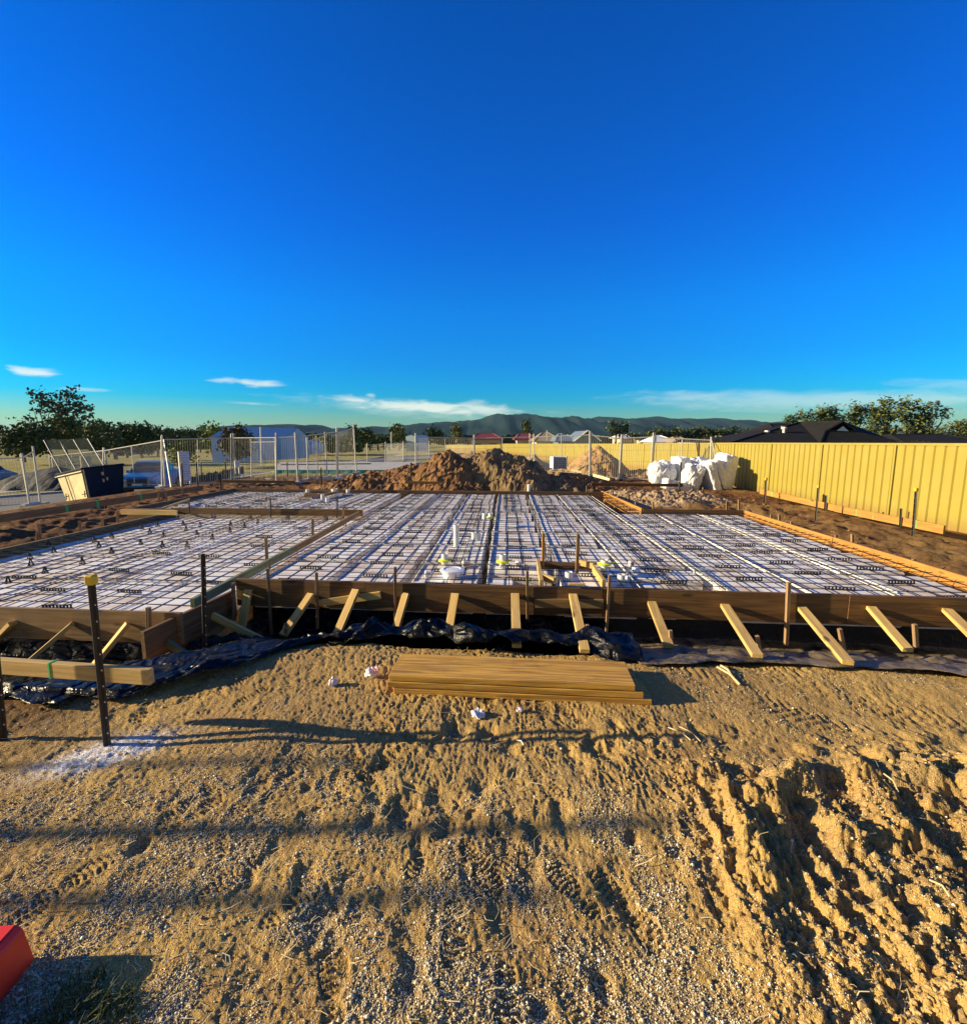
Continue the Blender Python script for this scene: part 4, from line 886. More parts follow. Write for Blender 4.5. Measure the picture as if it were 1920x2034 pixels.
# red barrier: hollow plastic block, rounded, corner in view
t = empty('road_barrier', (-1.86, .98, 0), R(3)); t.location.z = gz_fine(-1.6, 1.48) - .015
tag(t, 'bright red plastic barrier cut off by the lower left corner', 'barrier')
mb = MB(); prof = [(-.28, 0), (.28, 0), (.275, .04), (.255, .145), (.235, .165), (-.22, .165), (-.25, .145)]
n = len(prof); L2 = .50
for s in (-1, 1):
    for (px_, pz_) in prof: mb.v.append((px_, s * L2, pz_))
mb.f += [tuple(range(n))] + [tuple(range(2 * n - 1, n - 1, -1))] + [(k, k + n, (k + 1) % n + n, (k + 1) % n) for k in range(n)]
mb.build('body', M['redplastic'], t, bevel=.006)
mb = MB(); mb.box((.0, 0, .171), (.26, .86, .012)); mb.build('top_rib', M['redplastic'], t, bevel=.004)

# ============================================================ CREAM FENCE
def metal_fence(pts, h, lab, spacing=2.365, base=None, name='metal_fence', detail=True, m='fence'):
    t = empty(name, (pts[0][0], pts[0][1], 0)); tag(t, lab, 'fence'); org = Vector(t.location)
    for seg in range(len(pts) - 1):
        a = Vector((*pts[seg][:2], 0)); b_ = Vector((*pts[seg + 1][:2], 0)); za, zb = pts[seg][2], pts[seg + 1][2]
        L = (b_ - a).length; n = max(1, round(L / spacing)); d = (b_ - a).normalized(); nn = Vector((-d.y, d.x, 0))
        for k in range(n):
            p = a + (b_ - a) * (k / n); q = a + (b_ - a) * ((k + 1) / n); z0 = za + (zb - za) * k / n; z1 = za + (zb - za) * (k + 1) / n; l = (q - p).length
            mb = MB(); prof = [0, .035, .05, .225, .24, .39][:6]; xs = []; off = []
            x = .03; per = (l - .06) / 10
            for c_ in range(10):
                for (fx, oo) in ((0, 0.0), (.10, .0), (.17, .032), (.93, .032)):
                    xs.append(x + c_ * per + fx * per); off.append(oo)
            xs.append(l - .03); off.append(0)
            vs = []
            for X_, o_ in zip(xs, off):
                zb_ = z0 + (z1 - z0) * X_ / l
                for zz in (zb_ - .04, zb_ + h - .03): r_ = p + d * X_ + nn * (o_ - .016) - org; vs.append((r_.x, r_.y, zz))
            mb.add(vs, [(2 * i, 2 * i + 2, 2 * i + 3, 2 * i + 1) for i in range(len(xs) - 1)])
            mb.build('infill_sheet', M[m], t)
            for (zz, hh, th) in ((h - .01, .055, .062), (.03, .06, .055)):
                rb = MB(); c8 = []
                for s, e in ((p, z0), (q, z1)):
                    for (o_, z_) in ((-th / 2, zz - hh / 2), (th / 2, zz - hh / 2), (th / 2, zz + hh / 2), (-th / 2, zz + hh / 2)):
                        r_ = s + d * (.003 if s is p else -.003) + nn * o_ - org; c8.append((r_.x, r_.y, e + z_))
                rb.add(c8, [(0, 1, 2, 3), (7, 6, 5, 4), (0, 4, 5, 1), (1, 5, 6, 2), (2, 6, 7, 3), (3, 7, 4, 0)]); rb.build('rail', M[m], t)
            pb = MB(); M3 = Matrix((d, nn, Vector((0, 0, 1)))).transposed(); pb.box((p.x - org.x, p.y - org.y, z0 + h / 2 - .02), (.05, .075, h + .03), M3); pb.build('post', M[m], t)
    return t
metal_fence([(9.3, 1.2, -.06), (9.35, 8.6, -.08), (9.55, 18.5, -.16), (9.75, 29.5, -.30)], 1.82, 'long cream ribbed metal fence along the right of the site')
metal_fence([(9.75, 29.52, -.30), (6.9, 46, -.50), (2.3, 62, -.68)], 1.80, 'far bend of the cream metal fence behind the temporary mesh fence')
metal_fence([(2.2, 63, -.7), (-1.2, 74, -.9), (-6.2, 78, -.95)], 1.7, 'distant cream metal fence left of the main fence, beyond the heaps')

# ============================================================ EARTH HEAPS
def heap(name, x0, x1, y0, y1, peaks, m, lab, seed, amp=.17, step=.05, cell=.32, cat='dirt heap', edge=1.0):
    nx = int((x1 - x0) / step); ny = int((y1 - y0) / step); gx = np.linspace(x0, x1, nx + 1); gy = np.linspace(y0, y1, ny + 1); X, Y = np.meshgrid(gx, gy)
    H = np.zeros_like(X)
    for (px, py, pz, rx, ry) in peaks:
        q = np.sqrt(((X - px) / rx) ** 2 + ((Y - py) / ry) ** 2 + 1e-6); q = q * (1 + .14 * fbm(X / .9, Y / .9, 2, seed + 3)); H = np.maximum(H, pz * (np.clip(1 - q, 0, 1) ** .85 if cat == 'sand heap' or m == 'brownearth' else .92 * np.clip(1 - q ** 1.5, 0, 1)))
    k = sst(.0, .25, H)
    H = H + k * (amp * .72 * fbm(X / .8, Y / .8, 5, seed, .6) + amp * .45 * blobs(X, Y, cell, seed, .35) + amp * .35 * blobs(X, Y, cell * .5, seed + 2, .6) + amp * .3 * blobs(X, Y, cell * .27, seed + 4, .7))
    G0 = ground_h(X.ravel(), Y.ravel(), False).reshape(X.shape); Z = G0 + H - .05 + (H < .02) * -.12
    vs = [(float(a), float(b_), float(c_)) for a, b_, c_ in zip(X.ravel(), Y.ravel(), Z.ravel())]
    keepv = (H > .01).ravel(); fs = []
    for j in range(ny):
        for i in range(nx):
            a = j * (nx + 1) + i; f = (a, a + 1, a + nx + 2, a + nx + 1)
            if keepv[list(f)].any(): fs.append(f)
    me = bpy.data.meshes.new(name); me.from_pydata(vs, [], fs); me.materials.append(M[m])
    bm = bmesh.new(); bm.from_mesh(me); bmesh.ops.delete(bm, geom=[v for v in bm.verts if not v.link_faces], context='VERTS'); bm.to_mesh(me); bm.free()
    o = bpy.data.objects.new(name, me); col.objects.link(o); tag(o, lab, cat, 'heaps of earth behind the slab'); return o
heap('dirt_heap', -6.6, -.0, 14.9, 20.5, [(-2.0, 17.6, 1.0, 3.3, 1.9), (-1.25, 17.4, 1.42, 1.9, 1.9), (-3.9, 17.3, .60, 2.5, 1.5), (-.9, 16.2, .5, 1.6, 1.0)], 'redearth', 'orange brown dirt heap sloping away to the left behind the slab', 200)
heap('dirt_heap', -1.2, 4.6, 14.9, 20.5, [(.35, 17.5, 1.55, 2.1, 2.0), (-.1, 17.8, 1.30, 1.5, 1.8), (1.1, 17.3, 1.25, 1.9, 1.9), (2.3, 17.2, .55, 2.2, 1.6)], 'greyearth', 'big grey brown dirt heap with shaded right flank in the middle', 230)
heap('dirt_heap', 1.3, 7.0, 15.4, 19.5, [(3.0, 17.2, .62, 2.0, 1.4), (4.4, 17.4, .30, 1.6, 1.2), (1.9, 17, .55, 1.6, 1.2)], 'redearth', 'low dark tail of the dirt heap right of the big heap', 260, amp=.12)
heap('sand_heap', .5, 4.2, 23, 27, [(2.55, 24.8, 1.18, 1.35, 1.4)], 'sand', 'small grey sand heap behind the temporary fence', 290, amp=.05, cat='sand heap')
heap('dirt_heap', 2.0, 10, 21.5, 28, [(5.65, 24.2, 1.62, 1.9, 1.9), (7.6, 23.6, .45, 1.9, 1.3), (3.9, 24, .45, 1.9, 1.2)], 'brownearth', 'brown cone of earth against the cream fence', 310, amp=.07)
heap('sand_heap', -4, .5, 44, 50, [(-1.2, 46, 1.0, 1.9, 1.8)], 'brownearth', 'small distant brown heap on the next lot', 330, amp=.06, cat='sand heap')
heap('rubble_heap', 3.6, 7.6, 11.6, 16.4, [(5.0, 13.6, .34, 1.6, 1.3), (4.4, 14.3, .3, 1.2, 1.2), (5.9, 13.9, .25, 1.4, 1.2)], 'rubble', 'heap of broken rubble right of the slab corner', 350, amp=.13, cell=.22, step=.045, cat='rubble heap')
heap('soil_heap', -38, -20, 27, 36, [(-26.5, 30, 1.5, 3.6, 2.0), (-28.5, 30.4, 1.1, 2.9, 1.8), (-24.5, 30, 1.0, 2.2, 1.6)], 'sheet', 'dark fabric covered soil heap across the road at left', 370, amp=.06, step=.14, cat='soil heap')

# ============================================================ WRAPPED BUNDLES
bd = [((1313, 940), 15.9, .42, (1.0, .8, .95), .25, 2.2, (0, 0, .2), .35, 'leftmost bright rounded bag of foam in the pile by the fence'),
      ((1350, 936), 16.1, .44, (.55, .7, 1.2), .12, 1.4, (0, .03, .25), .85, 'upright bright white block in the pile by the fence'),
      ((1372, 950), 15.4, .42, (.75, .7, 1.15), .28, 2.4, (.1, .25, 0), .5, 'grey shaded leaning bag in the pile by the fence'),
      ((1386, 925), 16.5, .34, (1.2, .8, .9), .35, 2.8, (0, 0, .6), .4, 'crumpled bag bunched on top of the pile by the fence'),
      ((1397, 946), 15.8, .36, (.55, .7, 1.25), .2, 2.0, (0, -.22, .3), .6, 'bluish shaded bag in the gap of the pile by the fence'),
      ((1411, 948), 15.3, .42, (.34, .7, 1.45), .12, 1.6, (0, -.34, .15), .85, 'bright tilted slab shaped pack in the pile by the fence'),
      ((1427, 942), 15.6, .40, (.32, .7, 1.45), .12, 1.6, (0, -.34, .1), .85, 'second tilted slab shaped pack, right of the bright one'),
      ((1437, 940), 15.9, .46, (.62, .8, 1.55), .12, 1.5, (0, .13, .2), .8, 'tall greyish pack leaning at the right end of the pile'),
      ((1436, 907), 16.2, .20, (1.1, .9, .7), .2, 1.5, (0, .1, .5), .8, 'small block on top of the right end of the pile'),
      ((1340, 967), 15.2, .36, (1.3, .6, .55), .15, 1.8, (0, .35, .1), .8, 'low white slab lying behind the brown profile board')]
for k, (pp, d, s_, sq, amp, cells, rot, blk, lab) in enumerate(bd):
    o = crumple('wrapped_bundle', aty(*pp, d + 1.7), s_ * 1.2, 'wrap', lab, 400 + k, 'wrapped bundle', n=20, sq=sq, amp=amp * .7, cells=cells, rot=rot, blocky=blk); o['group'] = 'white wrapped foam bundles by the fence'

# ============================================================ TEMPORARY FENCE PANELS
def panel(b0, b1, h0, h1, lab, mids=1, step=.085, wires=True, foot_=True, t0=None, t1=None, stay=False, grp='temporary mesh fence panels'):
    b0 = Vector(b0); b1 = Vector(b1); t0 = Vector(t0) if t0 is not None else b0 + Vector((0, 0, h0)); t1 = Vector(t1) if t1 is not None else b1 + Vector((0, 0, h1))
    t = empty('fence_panel', b0); tag(t, lab, 'fence panel', grp); og = b0
    f = MB(); L = (b1 - b0).length
    def lp(s, z): return b0.lerp(b1, s).lerp(t0.lerp(t1, s), z) - og
    for s in (0, 1): f.tube(lp(s, -.02), lp(s, 1.06), .030, 8)
    for z in (.07, .97): f.tube(lp(0, z), lp(1, z), .020, 6)
    f.build('frame', M['galv'], t)
    for k in range(mids):
        s = (k + 1) / (mids + 1); g = MB(); g.tube(lp(s, .07), lp(s, .97), .019, 6); g.build('middle_post', M['galv'], t)
    if wires:
        g = MB(); n = int(L / step)
        for k in range(1, n): g.tube(lp(k / n, .07), lp(k / n, .97), .0042, 3, cap=False)
        for z in (.22, .45, .7): g.tube(lp(0, z), lp(1, z), .0042, 3, cap=False)
        g.build('wire_infill', M['galvdark'], t)
    if foot_:
        for s in (0, 1):
            g = MB(); p = lp(s, 0); g.box((p.x, p.y, p.z + .06), (.22, .55, .12)); g.build('foot_block', M['concrete'], t, bevel=.02)
    if stay:
        g = MB(); p = lp(1, .95); g.tube(p, p + Vector((.35, -.5, -h1 * .95)), .02, 6); g.build('stay', M['galv'], t)
    return t
def gpt(px, py, y): return aty(px, py, y)
pan = [((60, 1006), (81, 1005), (42, 908), (66, 893), 16.6, 16.9, 'narrow leaning mesh panel at the far left, before the road', 0, {}),
       ((-60, 1016), (60, 1008), (-80, 912), (44, 906), 15.6, 16.5, 'mesh panel running out of the left edge', 1, {}),
       ((219, 962), (322, 971), (207, 893), (321, 872), 22.0, 19.6, 'mesh panel with bright sloping top rail before the blue pickup', 1, {}),
       ((328, 971), (459, 961), (322, 870), (459, 867), 19.8, 20.6, 'mesh panel behind the white site board', 1, dict(stay=False)),
       ((464, 961), (549, 966), (463, 867), (548, 866), 20.6, 19.6, 'mesh panel left of the tall thin posts', 0, {}),
       ((549, 965), (592, 964), (548, 866), (586, 865), 19.6, 19.5, 'short mesh panel ending in the leaning post', 0, {}),
       ((593, 962), (669, 956), (587, 866), (668, 855), 19.5, 19.9, 'mesh panel with rising top rail left of the heap', 1, {}),
       ((671, 955), (708, 943), (670, 856), (702, 847), 19.9, 21.0, 'leaning mesh panel at the left end of the heap', 0, {}),
       ((1061, 938), (1171, 948), (1060, 866), (1171, 861), 22.6, 21.8, 'mesh panel between the sand heap and the earth cone', 1, {}),
       ((1173, 948), (1229, 956), (1173, 862), (1234, 868), 21.8, 21.4, 'mesh panel in front of the earth cone', 0, {}),
       ((1231, 956), (1290, 959), (1236, 868), (1297, 865), 21.4, 21.0, 'mesh panel at the left end of the white bundles', 0, {}),
       ((1294, 958), (1410, 950), (1300, 866), (1412, 872), 21.0, 20.2, 'mesh panel behind the white bundles', 1, {}),
       ((1412, 950), (1440, 960), (1413, 872), (1422, 915), 20.2, 19.0, 'mesh panel falling against the cream fence', 0, dict(foot_=False)),
       ((826, 950), (942, 945), (825, 865), (941, 868), 22.3, 23.0, 'mesh panel behind the orange heap', 1, {}),
       ((943, 945), (1053, 940), (942, 868), (1052, 866), 23.0, 23.0, 'mesh panel behind the grey brown heap', 1, {}),
       ((729, 924), (765, 923), (729, 883), (765, 880), 38, 38, 'distant mesh panel on the grey slab, left one', 0, {}),
       ((766, 923), (800, 916), (766, 880), (800, 879), 38, 44, 'distant mesh panel on the grey slab, middle one', 0, {}),
       ((801, 918), (852, 914), (801, 879), (852, 878), 42, 46, 'distant mesh panel on the grey slab, right one', 1, {}),
       ((500, 955), (549, 958), (498, 876), (546, 875), 22.5, 22.0, 'rear mesh panel standing behind the thin posts', 0, {}),
       ((612, 955), (650, 950), (609, 874), (645, 863), 22.0, 22.6, 'rear mesh panel left of the heap', 0, {}),
       ((100, 948), (206, 962), (98, 905), (205, 893), 34, 24, 'mesh panel behind the skip bin', 1, dict(foot_=False))]
for (b0, b1, t0, t1, d0, d1, lab, mids, kw) in pan:
    panel(aty(*b0, d0), aty(*b1, d1), 2.1, 2.1, lab, mids, t0=aty(*t0, d0), t1=aty(*t1, d1), **kw)
for k, (x, y, h, w_) in enumerate([(-12.6, 1.86, 3.9, .085), (-13.2, 1.50, 3.9, .075), (-13.0, 2.34, 3.6, .05)]):  # unseen posts added to cast soft shadow bands over the foreground
    o = bar('shadow_post', (x, y, -.3), (x, y, h), w_, w_, M['pine'], up=(0, 1, 0)); tag(o, 'rough timber post added out of view at left to cast a shadow band, %s of three from the back' % ORD[k], 'timber post', 'unseen posts added for the shadow bands')
rod(aty(340, 970, 19.0), aty(325, 872, 19.8), .024, M['galv'], 'loose stay pole leaning on the fence post right of the pickup', 'stay pole', None, 'stay_pole')
rod(aty(519, 925, 33), aty(517, 848, 33), .05, M['galv'], 'thin tall pale pole standing before the blue shed', 'pole', None, 'pole')
rod(aty(777, 892, 62), aty(777, 858, 62), .08, M['galv'], 'distant thin pole by the round tree', 'pole', None, 'pole')
rod(aty(1086, 876, 70), aty(1086, 855, 70), .08, M['galv'], 'distant pole rising above the tan roof', 'pole', None, 'pole')
# leaning shade screen behind the skip
t = empty('shade_screen', aty(205, 925, 22)); tag(t, 'leaning mesh screen on four slanting posts above the skip bin', 'mesh screen'); og = Vector(t.location)
tp = [(87, 874), (118, 875), (146, 873), (174, 871)]; bt = [(123, 940), (150, 932), (180, 930), (206, 924)]
for k in range(4):
    g = MB(); g.tube(aty(*tp[k], 22.5) - og, aty(*bt[k], 21.8) - og, .022, 6); g.build('post', M['galvdark'], t)
g = MB(); T4 = [aty(*tp[k], 22.5) - og for k in (0, 3)]; B4 = [aty(*bt[k], 21.8) - og for k in (0, 3)]
for k in range(61):
    s = k / 60; g.tube(T4[0].lerp(T4[1], s), B4[0].lerp(B4[1], s), .006, 3, cap=False)
for k in range(25):
    s = k / 24; g.tube(T4[0].lerp(B4[0], s), T4[1].lerp(B4[1], s), .006, 3, cap=False)
g.build('mesh_cloth', M['shade'], t)

# ============================================================ SKIP BIN
t = empty('skip_bin', aty(163, 990, 19.5)); tag(t, 'tilted skip bin coloured with a sunlit yellow end and a shaded navy side', 'skip bin'); og = Vector(t.location)
c = [aty(112, 943, 20.4), aty(163, 931, 19.3), aty(245, 922, 21.2)]; bt = [aty(136, 1004, 20.2), aty(178, 1000, 19.2), aty(246, 990, 21.0)]
c3 = c[0] + (c[2] - c[1]); b3 = bt[0] + (bt[2] - bt[1])
top = [c[0], c[1], c[2], c3]; bot = [bt[0], bt[1], bt[2], b3]
def quadwall(a, b_, c_, d_, th):
    n = (b_ - a).cross(d_ - a).normalized() * th; return [a, b_, c_, d_, a + n, b_ + n, c_ + n, d_ + n]
def addwall(name, i, j, m):
    g = MB(); q = quadwall(bot[i], bot[j], top[j], top[i], -.05); g.hexa([p - og for p in q]); return g.build(name, M[m], t)
addwall('end_wall', 0, 1, 'binpale'); addwall('side_wall', 1, 2, 'bindark'); addwall('rear_end_wall', 2, 3, 'bindark'); addwall('far_side_wall', 3, 0, 'bindark')
g = MB()
for i, j in ((0, 1), (1, 2), (2, 3), (3, 0)): g.tube(top[i] - og, top[j] - og, .045, 6)
g.build('rim', M['bindark'], t)
g = MB(); g.tube((top[0].lerp(top[1], -.02)) - og + Vector((-.02, -.03, -.11)), top[0].lerp(top[1], 1.0) - og + Vector((-.02, -.03, -.11)), .02, 5); s = .38
g.tube(top[0].lerp(top[1], s) - og + Vector((-.02, -.04, -.1)), bot[0].lerp(bot[1], s) - og + Vector((-.02, -.04, 0)), .018, 5)
for s in (.12, .95):
    p = bot[0].lerp(bot[1], s).lerp(top[0].lerp(top[1], s), .28) - og + Vector((-.03, -.04, 0)); g.tube(p + Vector((-.12, 0, -.02)), p + Vector((.12, 0, .02)), .018, 5); g.tube(p + Vector((0, 0, -.13)), p + Vector((0, 0, .13)), .018, 5)
g.build('end_ribs', M['picket'], t)
g = MB()
for s in (.5,): g.tube(top[1].lerp(top[2], s) - og + Vector((0, -.05, 0)), bot[1].lerp(bot[2], s) - og + Vector((0, -.05, 0)), .03, 5)
g.build('side_rib', M['picket'], t)
for (s, z) in ((.46, .80), (.46, .60), (.56, .64)):
    g = MB(); p = bot[1].lerp(bot[2], s).lerp(top[1].lerp(top[2], s), z) - og + Vector((.02, -.07, 0)); g.box(p, (.12, .05, .13)); g.build('lifting_lug', M['binpale'], t, bevel=.01)
g = MB(); p = bot[1].lerp(bot[2], .36).lerp(top[1].lerp(top[2], .36), .42) - og + Vector((0, -.06, 0)); g.box(p, (.05, .01, .12)); g.build('label_plate', M['white'], t)

# ============================================================ PICKUP
gzv = -1.26
t = empty('pickup_truck', (-19.6, 28.6, gzv), R(-71)); tag(t, 'blue double cab pickup parked behind the temporary fence', 'pickup')
def loft(st, m, name, parent, n=None):
    mb = MB(); k = len(st[0]); [mb.v.extend(s) for s in st]
    for i in range(len(st) - 1):
        for j in range(k): mb.f.append((i * k + j, (i + 1) * k + j, (i + 1) * k + (j + 1) % k, i * k + (j + 1) % k))
    mb.f += [tuple(range(k)), tuple(reversed(range((len(st) - 1) * k, len(st) * k)))]; o = mb.build(name, m, parent, bevel=0)
    return o
def sec(x, zb, zt, w_, wt): return [(x, -w_, zb), (x, -w_ - .02, (zb + zt) / 2), (x, -wt, zt - .06), (x, -wt + .12, zt), (x, wt - .12, zt), (x, wt, zt - .06), (x, w_ + .02, (zb + zt) / 2), (x, w_, zb)]
loft([sec(2.66, .42, .86, .62, .60), sec(2.55, .34, 1.02, .84, .80), sec(2.2, .34, 1.10, .92, .84), sec(1.2, .36, 1.17, .93, .86), sec(.6, .38, 1.16, .93, .90), sec(-1.2, .38, 1.16, .93, .90), sec(-2.5, .48, 1.16, .93, .90), sec(-2.62, .55, 1.12, .90, .87)], M['carblue'], 'body', t)
cab = loft([[(1.25, -.80, 1.14), (1.25, .80, 1.14), (1.22, .78, 1.18), (1.22, -.78, 1.18)], [(.42, -.86, 1.14), (.42, .86, 1.14), (.35, .66, 1.72), (.35, -.66, 1.72)], [(.1, -.87, 1.14), (.1, .87, 1.14), (.1, .68, 1.78), (.1, -.68, 1.78)], [(-.85, -.87, 1.14), (-.85, .87, 1.14), (-.85, .66, 1.76), (-.85, -.66, 1.76)], [(-1.3, -.86, 1.14), (-1.3, .86, 1.14), (-1.12, .64, 1.68), (-1.12, -.64, 1.68)], [(-1.55, -.85, 1.12), (-1.55, .85, 1.12), (-1.5, .84, 1.2), (-1.5, -.84, 1.2)]], M['carblue'], 'cabin', t)
def gl(pts, name='window', m='glass', th=.012):
    g = MB(); p = [Vector(q) for q in pts]; n = (p[1] - p[0]).cross(p[2] - p[0]).normalized() * th; g.hexa([q - n * .2 for q in p] + [q + n for q in p]); return g.build(name, M[m], t)
gl([(1.17, -.70, 1.24), (1.17, .70, 1.24), (.44, .60, 1.70), (.44, -.60, 1.70)], 'windshield')
for s in (-1, 1):
    f = lambda x, z: (x, s * (.885 - (z - 1.14) * .32), z)
    gl([f(.85, 1.22), f(.0, 1.22), f(.0, 1.66), f(.36, 1.66)][::s], 'side_window'); gl([f(-.06, 1.22), f(-.95, 1.22), f(-.85, 1.64), f(-.06, 1.66)][::s], 'side_window')
    gl([(2.60, s * .48, .86), (2.56, s * .80, .86), (2.5, s * .80, .98), (2.57, s * .48, .96)][::s], 'headlight', 'lamp', .03)
    g = MB(); g.box((.72, s * 1.0, 1.22), (.1, .16, .16)); g.build('mirror', M['carblue'], t, bevel=.03)
    g = MB(); g.tube((-2.4, s * .78, 1.3), (-1.5, s * .7, 1.62), .035, 6); g.build('sports_bar', M['alloy'], t)
    for x in (1.68, -1.45):
        g = MB(); g.tube((x, s * .60, .39), (x, s * .945, .39), .46, 20); g.build('wheel_arch', M['rubber'], t)
        g = MB(); g.tube((x, s * .66, .38), (x, s * .96, .38), .385, 20); wt_ = g.build('wheel', M['rubber'], t)
        g = MB(); g.tube((x, s * .95, .38), (x, s * .968, .38), .20, 12); [g.box((x + .15 * math.cos(a), s * .972, .38 + .15 * math.sin(a)), (.05, .01, .05)) for a in np.arange(0, 6.28, 1.05)]; g.build('rim', M['alloy'], wt_)
gl([(2.68, -.46, .56), (2.68, .46, .56), (2.64, .46, .90), (2.64, -.46, .90)], 'grille', 'rubber', .02)
for s in (-1, 1): gl([(2.70, s * .44, .50), (2.66, s * .62, .52), (2.62, s * .60, .92), (2.67, s * .48, .86)][::s], 'chrome_trim', 'alloy', .02)
gl([(2.72, -.24, .56), (2.72, .24, .56), (2.72, .24, .68), (2.72, -.24, .68)], 'number_plate', 'white')
gl([(2.68, -.75, .36), (2.68, .75, .36), (2.68, .75, .46), (2.68, -.75, .46)], 'lower_bumper', 'rubber', .03)
# white car nose at the left edge
t = empty('parked_car', aty(-28, 962, 31)); t.rotation_euler = (0, 0, R(-20)); tag(t, 'pale grey car whose nose shows at the left edge across the road', 'car')
loft([sec(2.1, .3, .65, .6, .6), sec(1.95, .25, .78, .8, .76), sec(1.0, .25, .92, .86, .8), sec(-2.1, .3, .95, .86, .8)], M['carwhite'], 'body', t)
loft([[(.9, -.7, .9), (.9, .7, .9), (.85, .68, .95), (.85, -.68, .95)], [(.2, -.78, .9), (.2, .78, .9), (.1, .6, 1.38), (.1, -.6, 1.38)], [(-1.2, -.78, .9), (-1.2, .78, .9), (-1.1, .6, 1.38), (-1.1, -.6, 1.38)], [(-1.9, -.7, .9), (-1.9, .7, .9), (-1.85, .68, .95), (-1.85, -.68, .95)]], M['glass'], 'cabin', t)
for s in (-1, 1):
    for x in (1.3, -1.3): g = MB(); g.tube((x, s * .6, .3), (x, s * .88, .3), .32, 16); g.build('wheel', M['rubber'], t)
    gl([(2.12, s * .35, .5), (2.08, s * .62, .5), (2.0, s * .66, .64), (2.08, s * .35, .62)][::s], 'headlight', 'lamp', .03)

# ============================================================ SITE BOARDS
def textbar(mb, x0, x1, z): mb.box(((x0 + x1) / 2, 0, z), (x1 - x0, .006, .022))
M['ink'] = mat('faded_grey_print', (.42, .40, .42), .8, (.34, .33, .36), 6)
def siteboard(a, b_, ytop, ybot, d0, d1, lab, legs):
    p = aty(a, ybot, d0); q = aty(b_, ybot, d1); zt = aty(a, ytop, d0).z; t = empty('site_board', p); tag(t, lab, 'site board'); X = (q - p); X.z = 0; L = X.length; t.rotation_euler = (0, 0, math.atan2(X.y, X.x))
    h = zt - p.z; mb = MB(); mb.box((L / 2, 0, h / 2), (L, .03, h)); mb.build('panel', M['white'], t, bevel=.004)
    mb = MB(); rr = random.Random(3)
    for k in range(int(h / .09)):
        z = h - .06 - k * .09
        if k % 4 == 3: mb.box((L / 2, -.018, z), (L * .94, .004, .012))
        else:
            x = L * .07
            while x < L * .85:
                w_ = rr.uniform(.03, .12) * L / .5; mb.box((min(x + w_ / 2, L * .92), -.018, z), (min(w_, L * .93 - x), .004, .026)); x += w_ + .02
    mb.build('printed_text', M['ink'], t)
    for s in legs: mb = MB(); mb.box((L * s, .03, h / 2 - .25), (.05, .04, h + .5)); mb.build('leg', M['galv'], t)
siteboard(359, 380, 897, 957, 18.8, 19.2, 'tall white site notice board standing behind the temporary fence', (.06, .94))
siteboard(467, 476, 915, 929, 24, 24.2, 'small white site notice sign beside the double fence posts', (.1, .9))
# white lattice crate right of the heaps
t = empty('white_crate', aty(1098, 933, 20.6)); t.rotation_euler = (0, 0, R(8)); tag(t, 'white plastic crate with slatted front near the sand heap', 'crate')
mb = MB(); mb.box((.30, .35, .29), (.52, .66, .5)); mb.build('body', M['bucket'], t, bevel=.02)
mb = MB(); [mb.box((.09 + .085 * k, .006, .08 + .085 * j), (.045, .012, .05), Matrix.Rotation(.6, 3, 'Y')) for k in range(6) for j in range(6)]; mb.build('slots', M['roof_dark'], t)
for x in (.02, .585): mb = MB(); mb.box((x, .02, .28), (.05, .06, .58)); mb.build('side_post', M['bucket'], t)

# ============================================================ ROADS, SLABS, KERBS
def sheet(name, pts, m, dz, lab=None, kind='structure', sub=1.2, h=None, cat=None):
    """flat sheet draped on the terrain between two edge polylines"""
    L_, R_ = pts; n = 40; k = 6; mb = MB()
    def at(pl, s):
        s = s * (len(pl) - 1); i = min(int(s), len(pl) - 2); f = s - i; return Vector(pl[i]).lerp(Vector(pl[i + 1]), f)
    def fn(a, b_):
        p = at(L_, b_).lerp(at(R_, b_), a); return (p.x, p.y, gz(p.x, p.y) + dz if h is None else h)
    mb.grid(k, n, fn); o = mb.build(name, M[m], smooth=True); tag(o, lab, cat, None, kind); return o
rl = [(-34, 2), (-28.5, 14), (-24.6, 24), (-20.5, 36), (-14.5, 50), (-5, 70), (2, 90)]; rr_ = [(-25, 2), (-20.5, 12), (-17.2, 22), (-13.6, 33), (-9, 45), (-1.0, 62), (7, 84)]
sheet('road', (rl, rr_), 'asphalt', .035)
def offs(pl, d): return [(p[0] + d, p[1]) for p in pl]
def kerb(pl, w_, lab):
    mb = MB(); n = 60
    def at(s):
        s = s * (len(pl) - 1); i = min(int(s), len(pl) - 2); f = s - i; return Vector(pl[i]).lerp(Vector(pl[i + 1]), f)
    for k in range(n):
        a, b_ = at(k / n), at((k + 1) / n); za, zb = gz(a.x, a.y), gz(b_.x, b_.y)
        mb.hexa([(a.x, a.y, za - .1), (a.x + w_, a.y, za - .1), (b_.x + w_, b_.y, zb - .1), (b_.x, b_.y, zb - .1), (a.x, a.y, za + .13), (a.x + w_, a.y, za + .13), (b_.x + w_, b_.y, zb + .13), (b_.x, b_.y, zb + .13)])
    o = mb.build('kerb', M['kerb']); tag(o, None, None, None, 'structure')
kerb(offs(rl, -.35), .35, ''); kerb(rr_, .35, '')
sheet('footpath', (offs(rl, -5.0), offs(rl, -3.4)), 'kerb', .03)
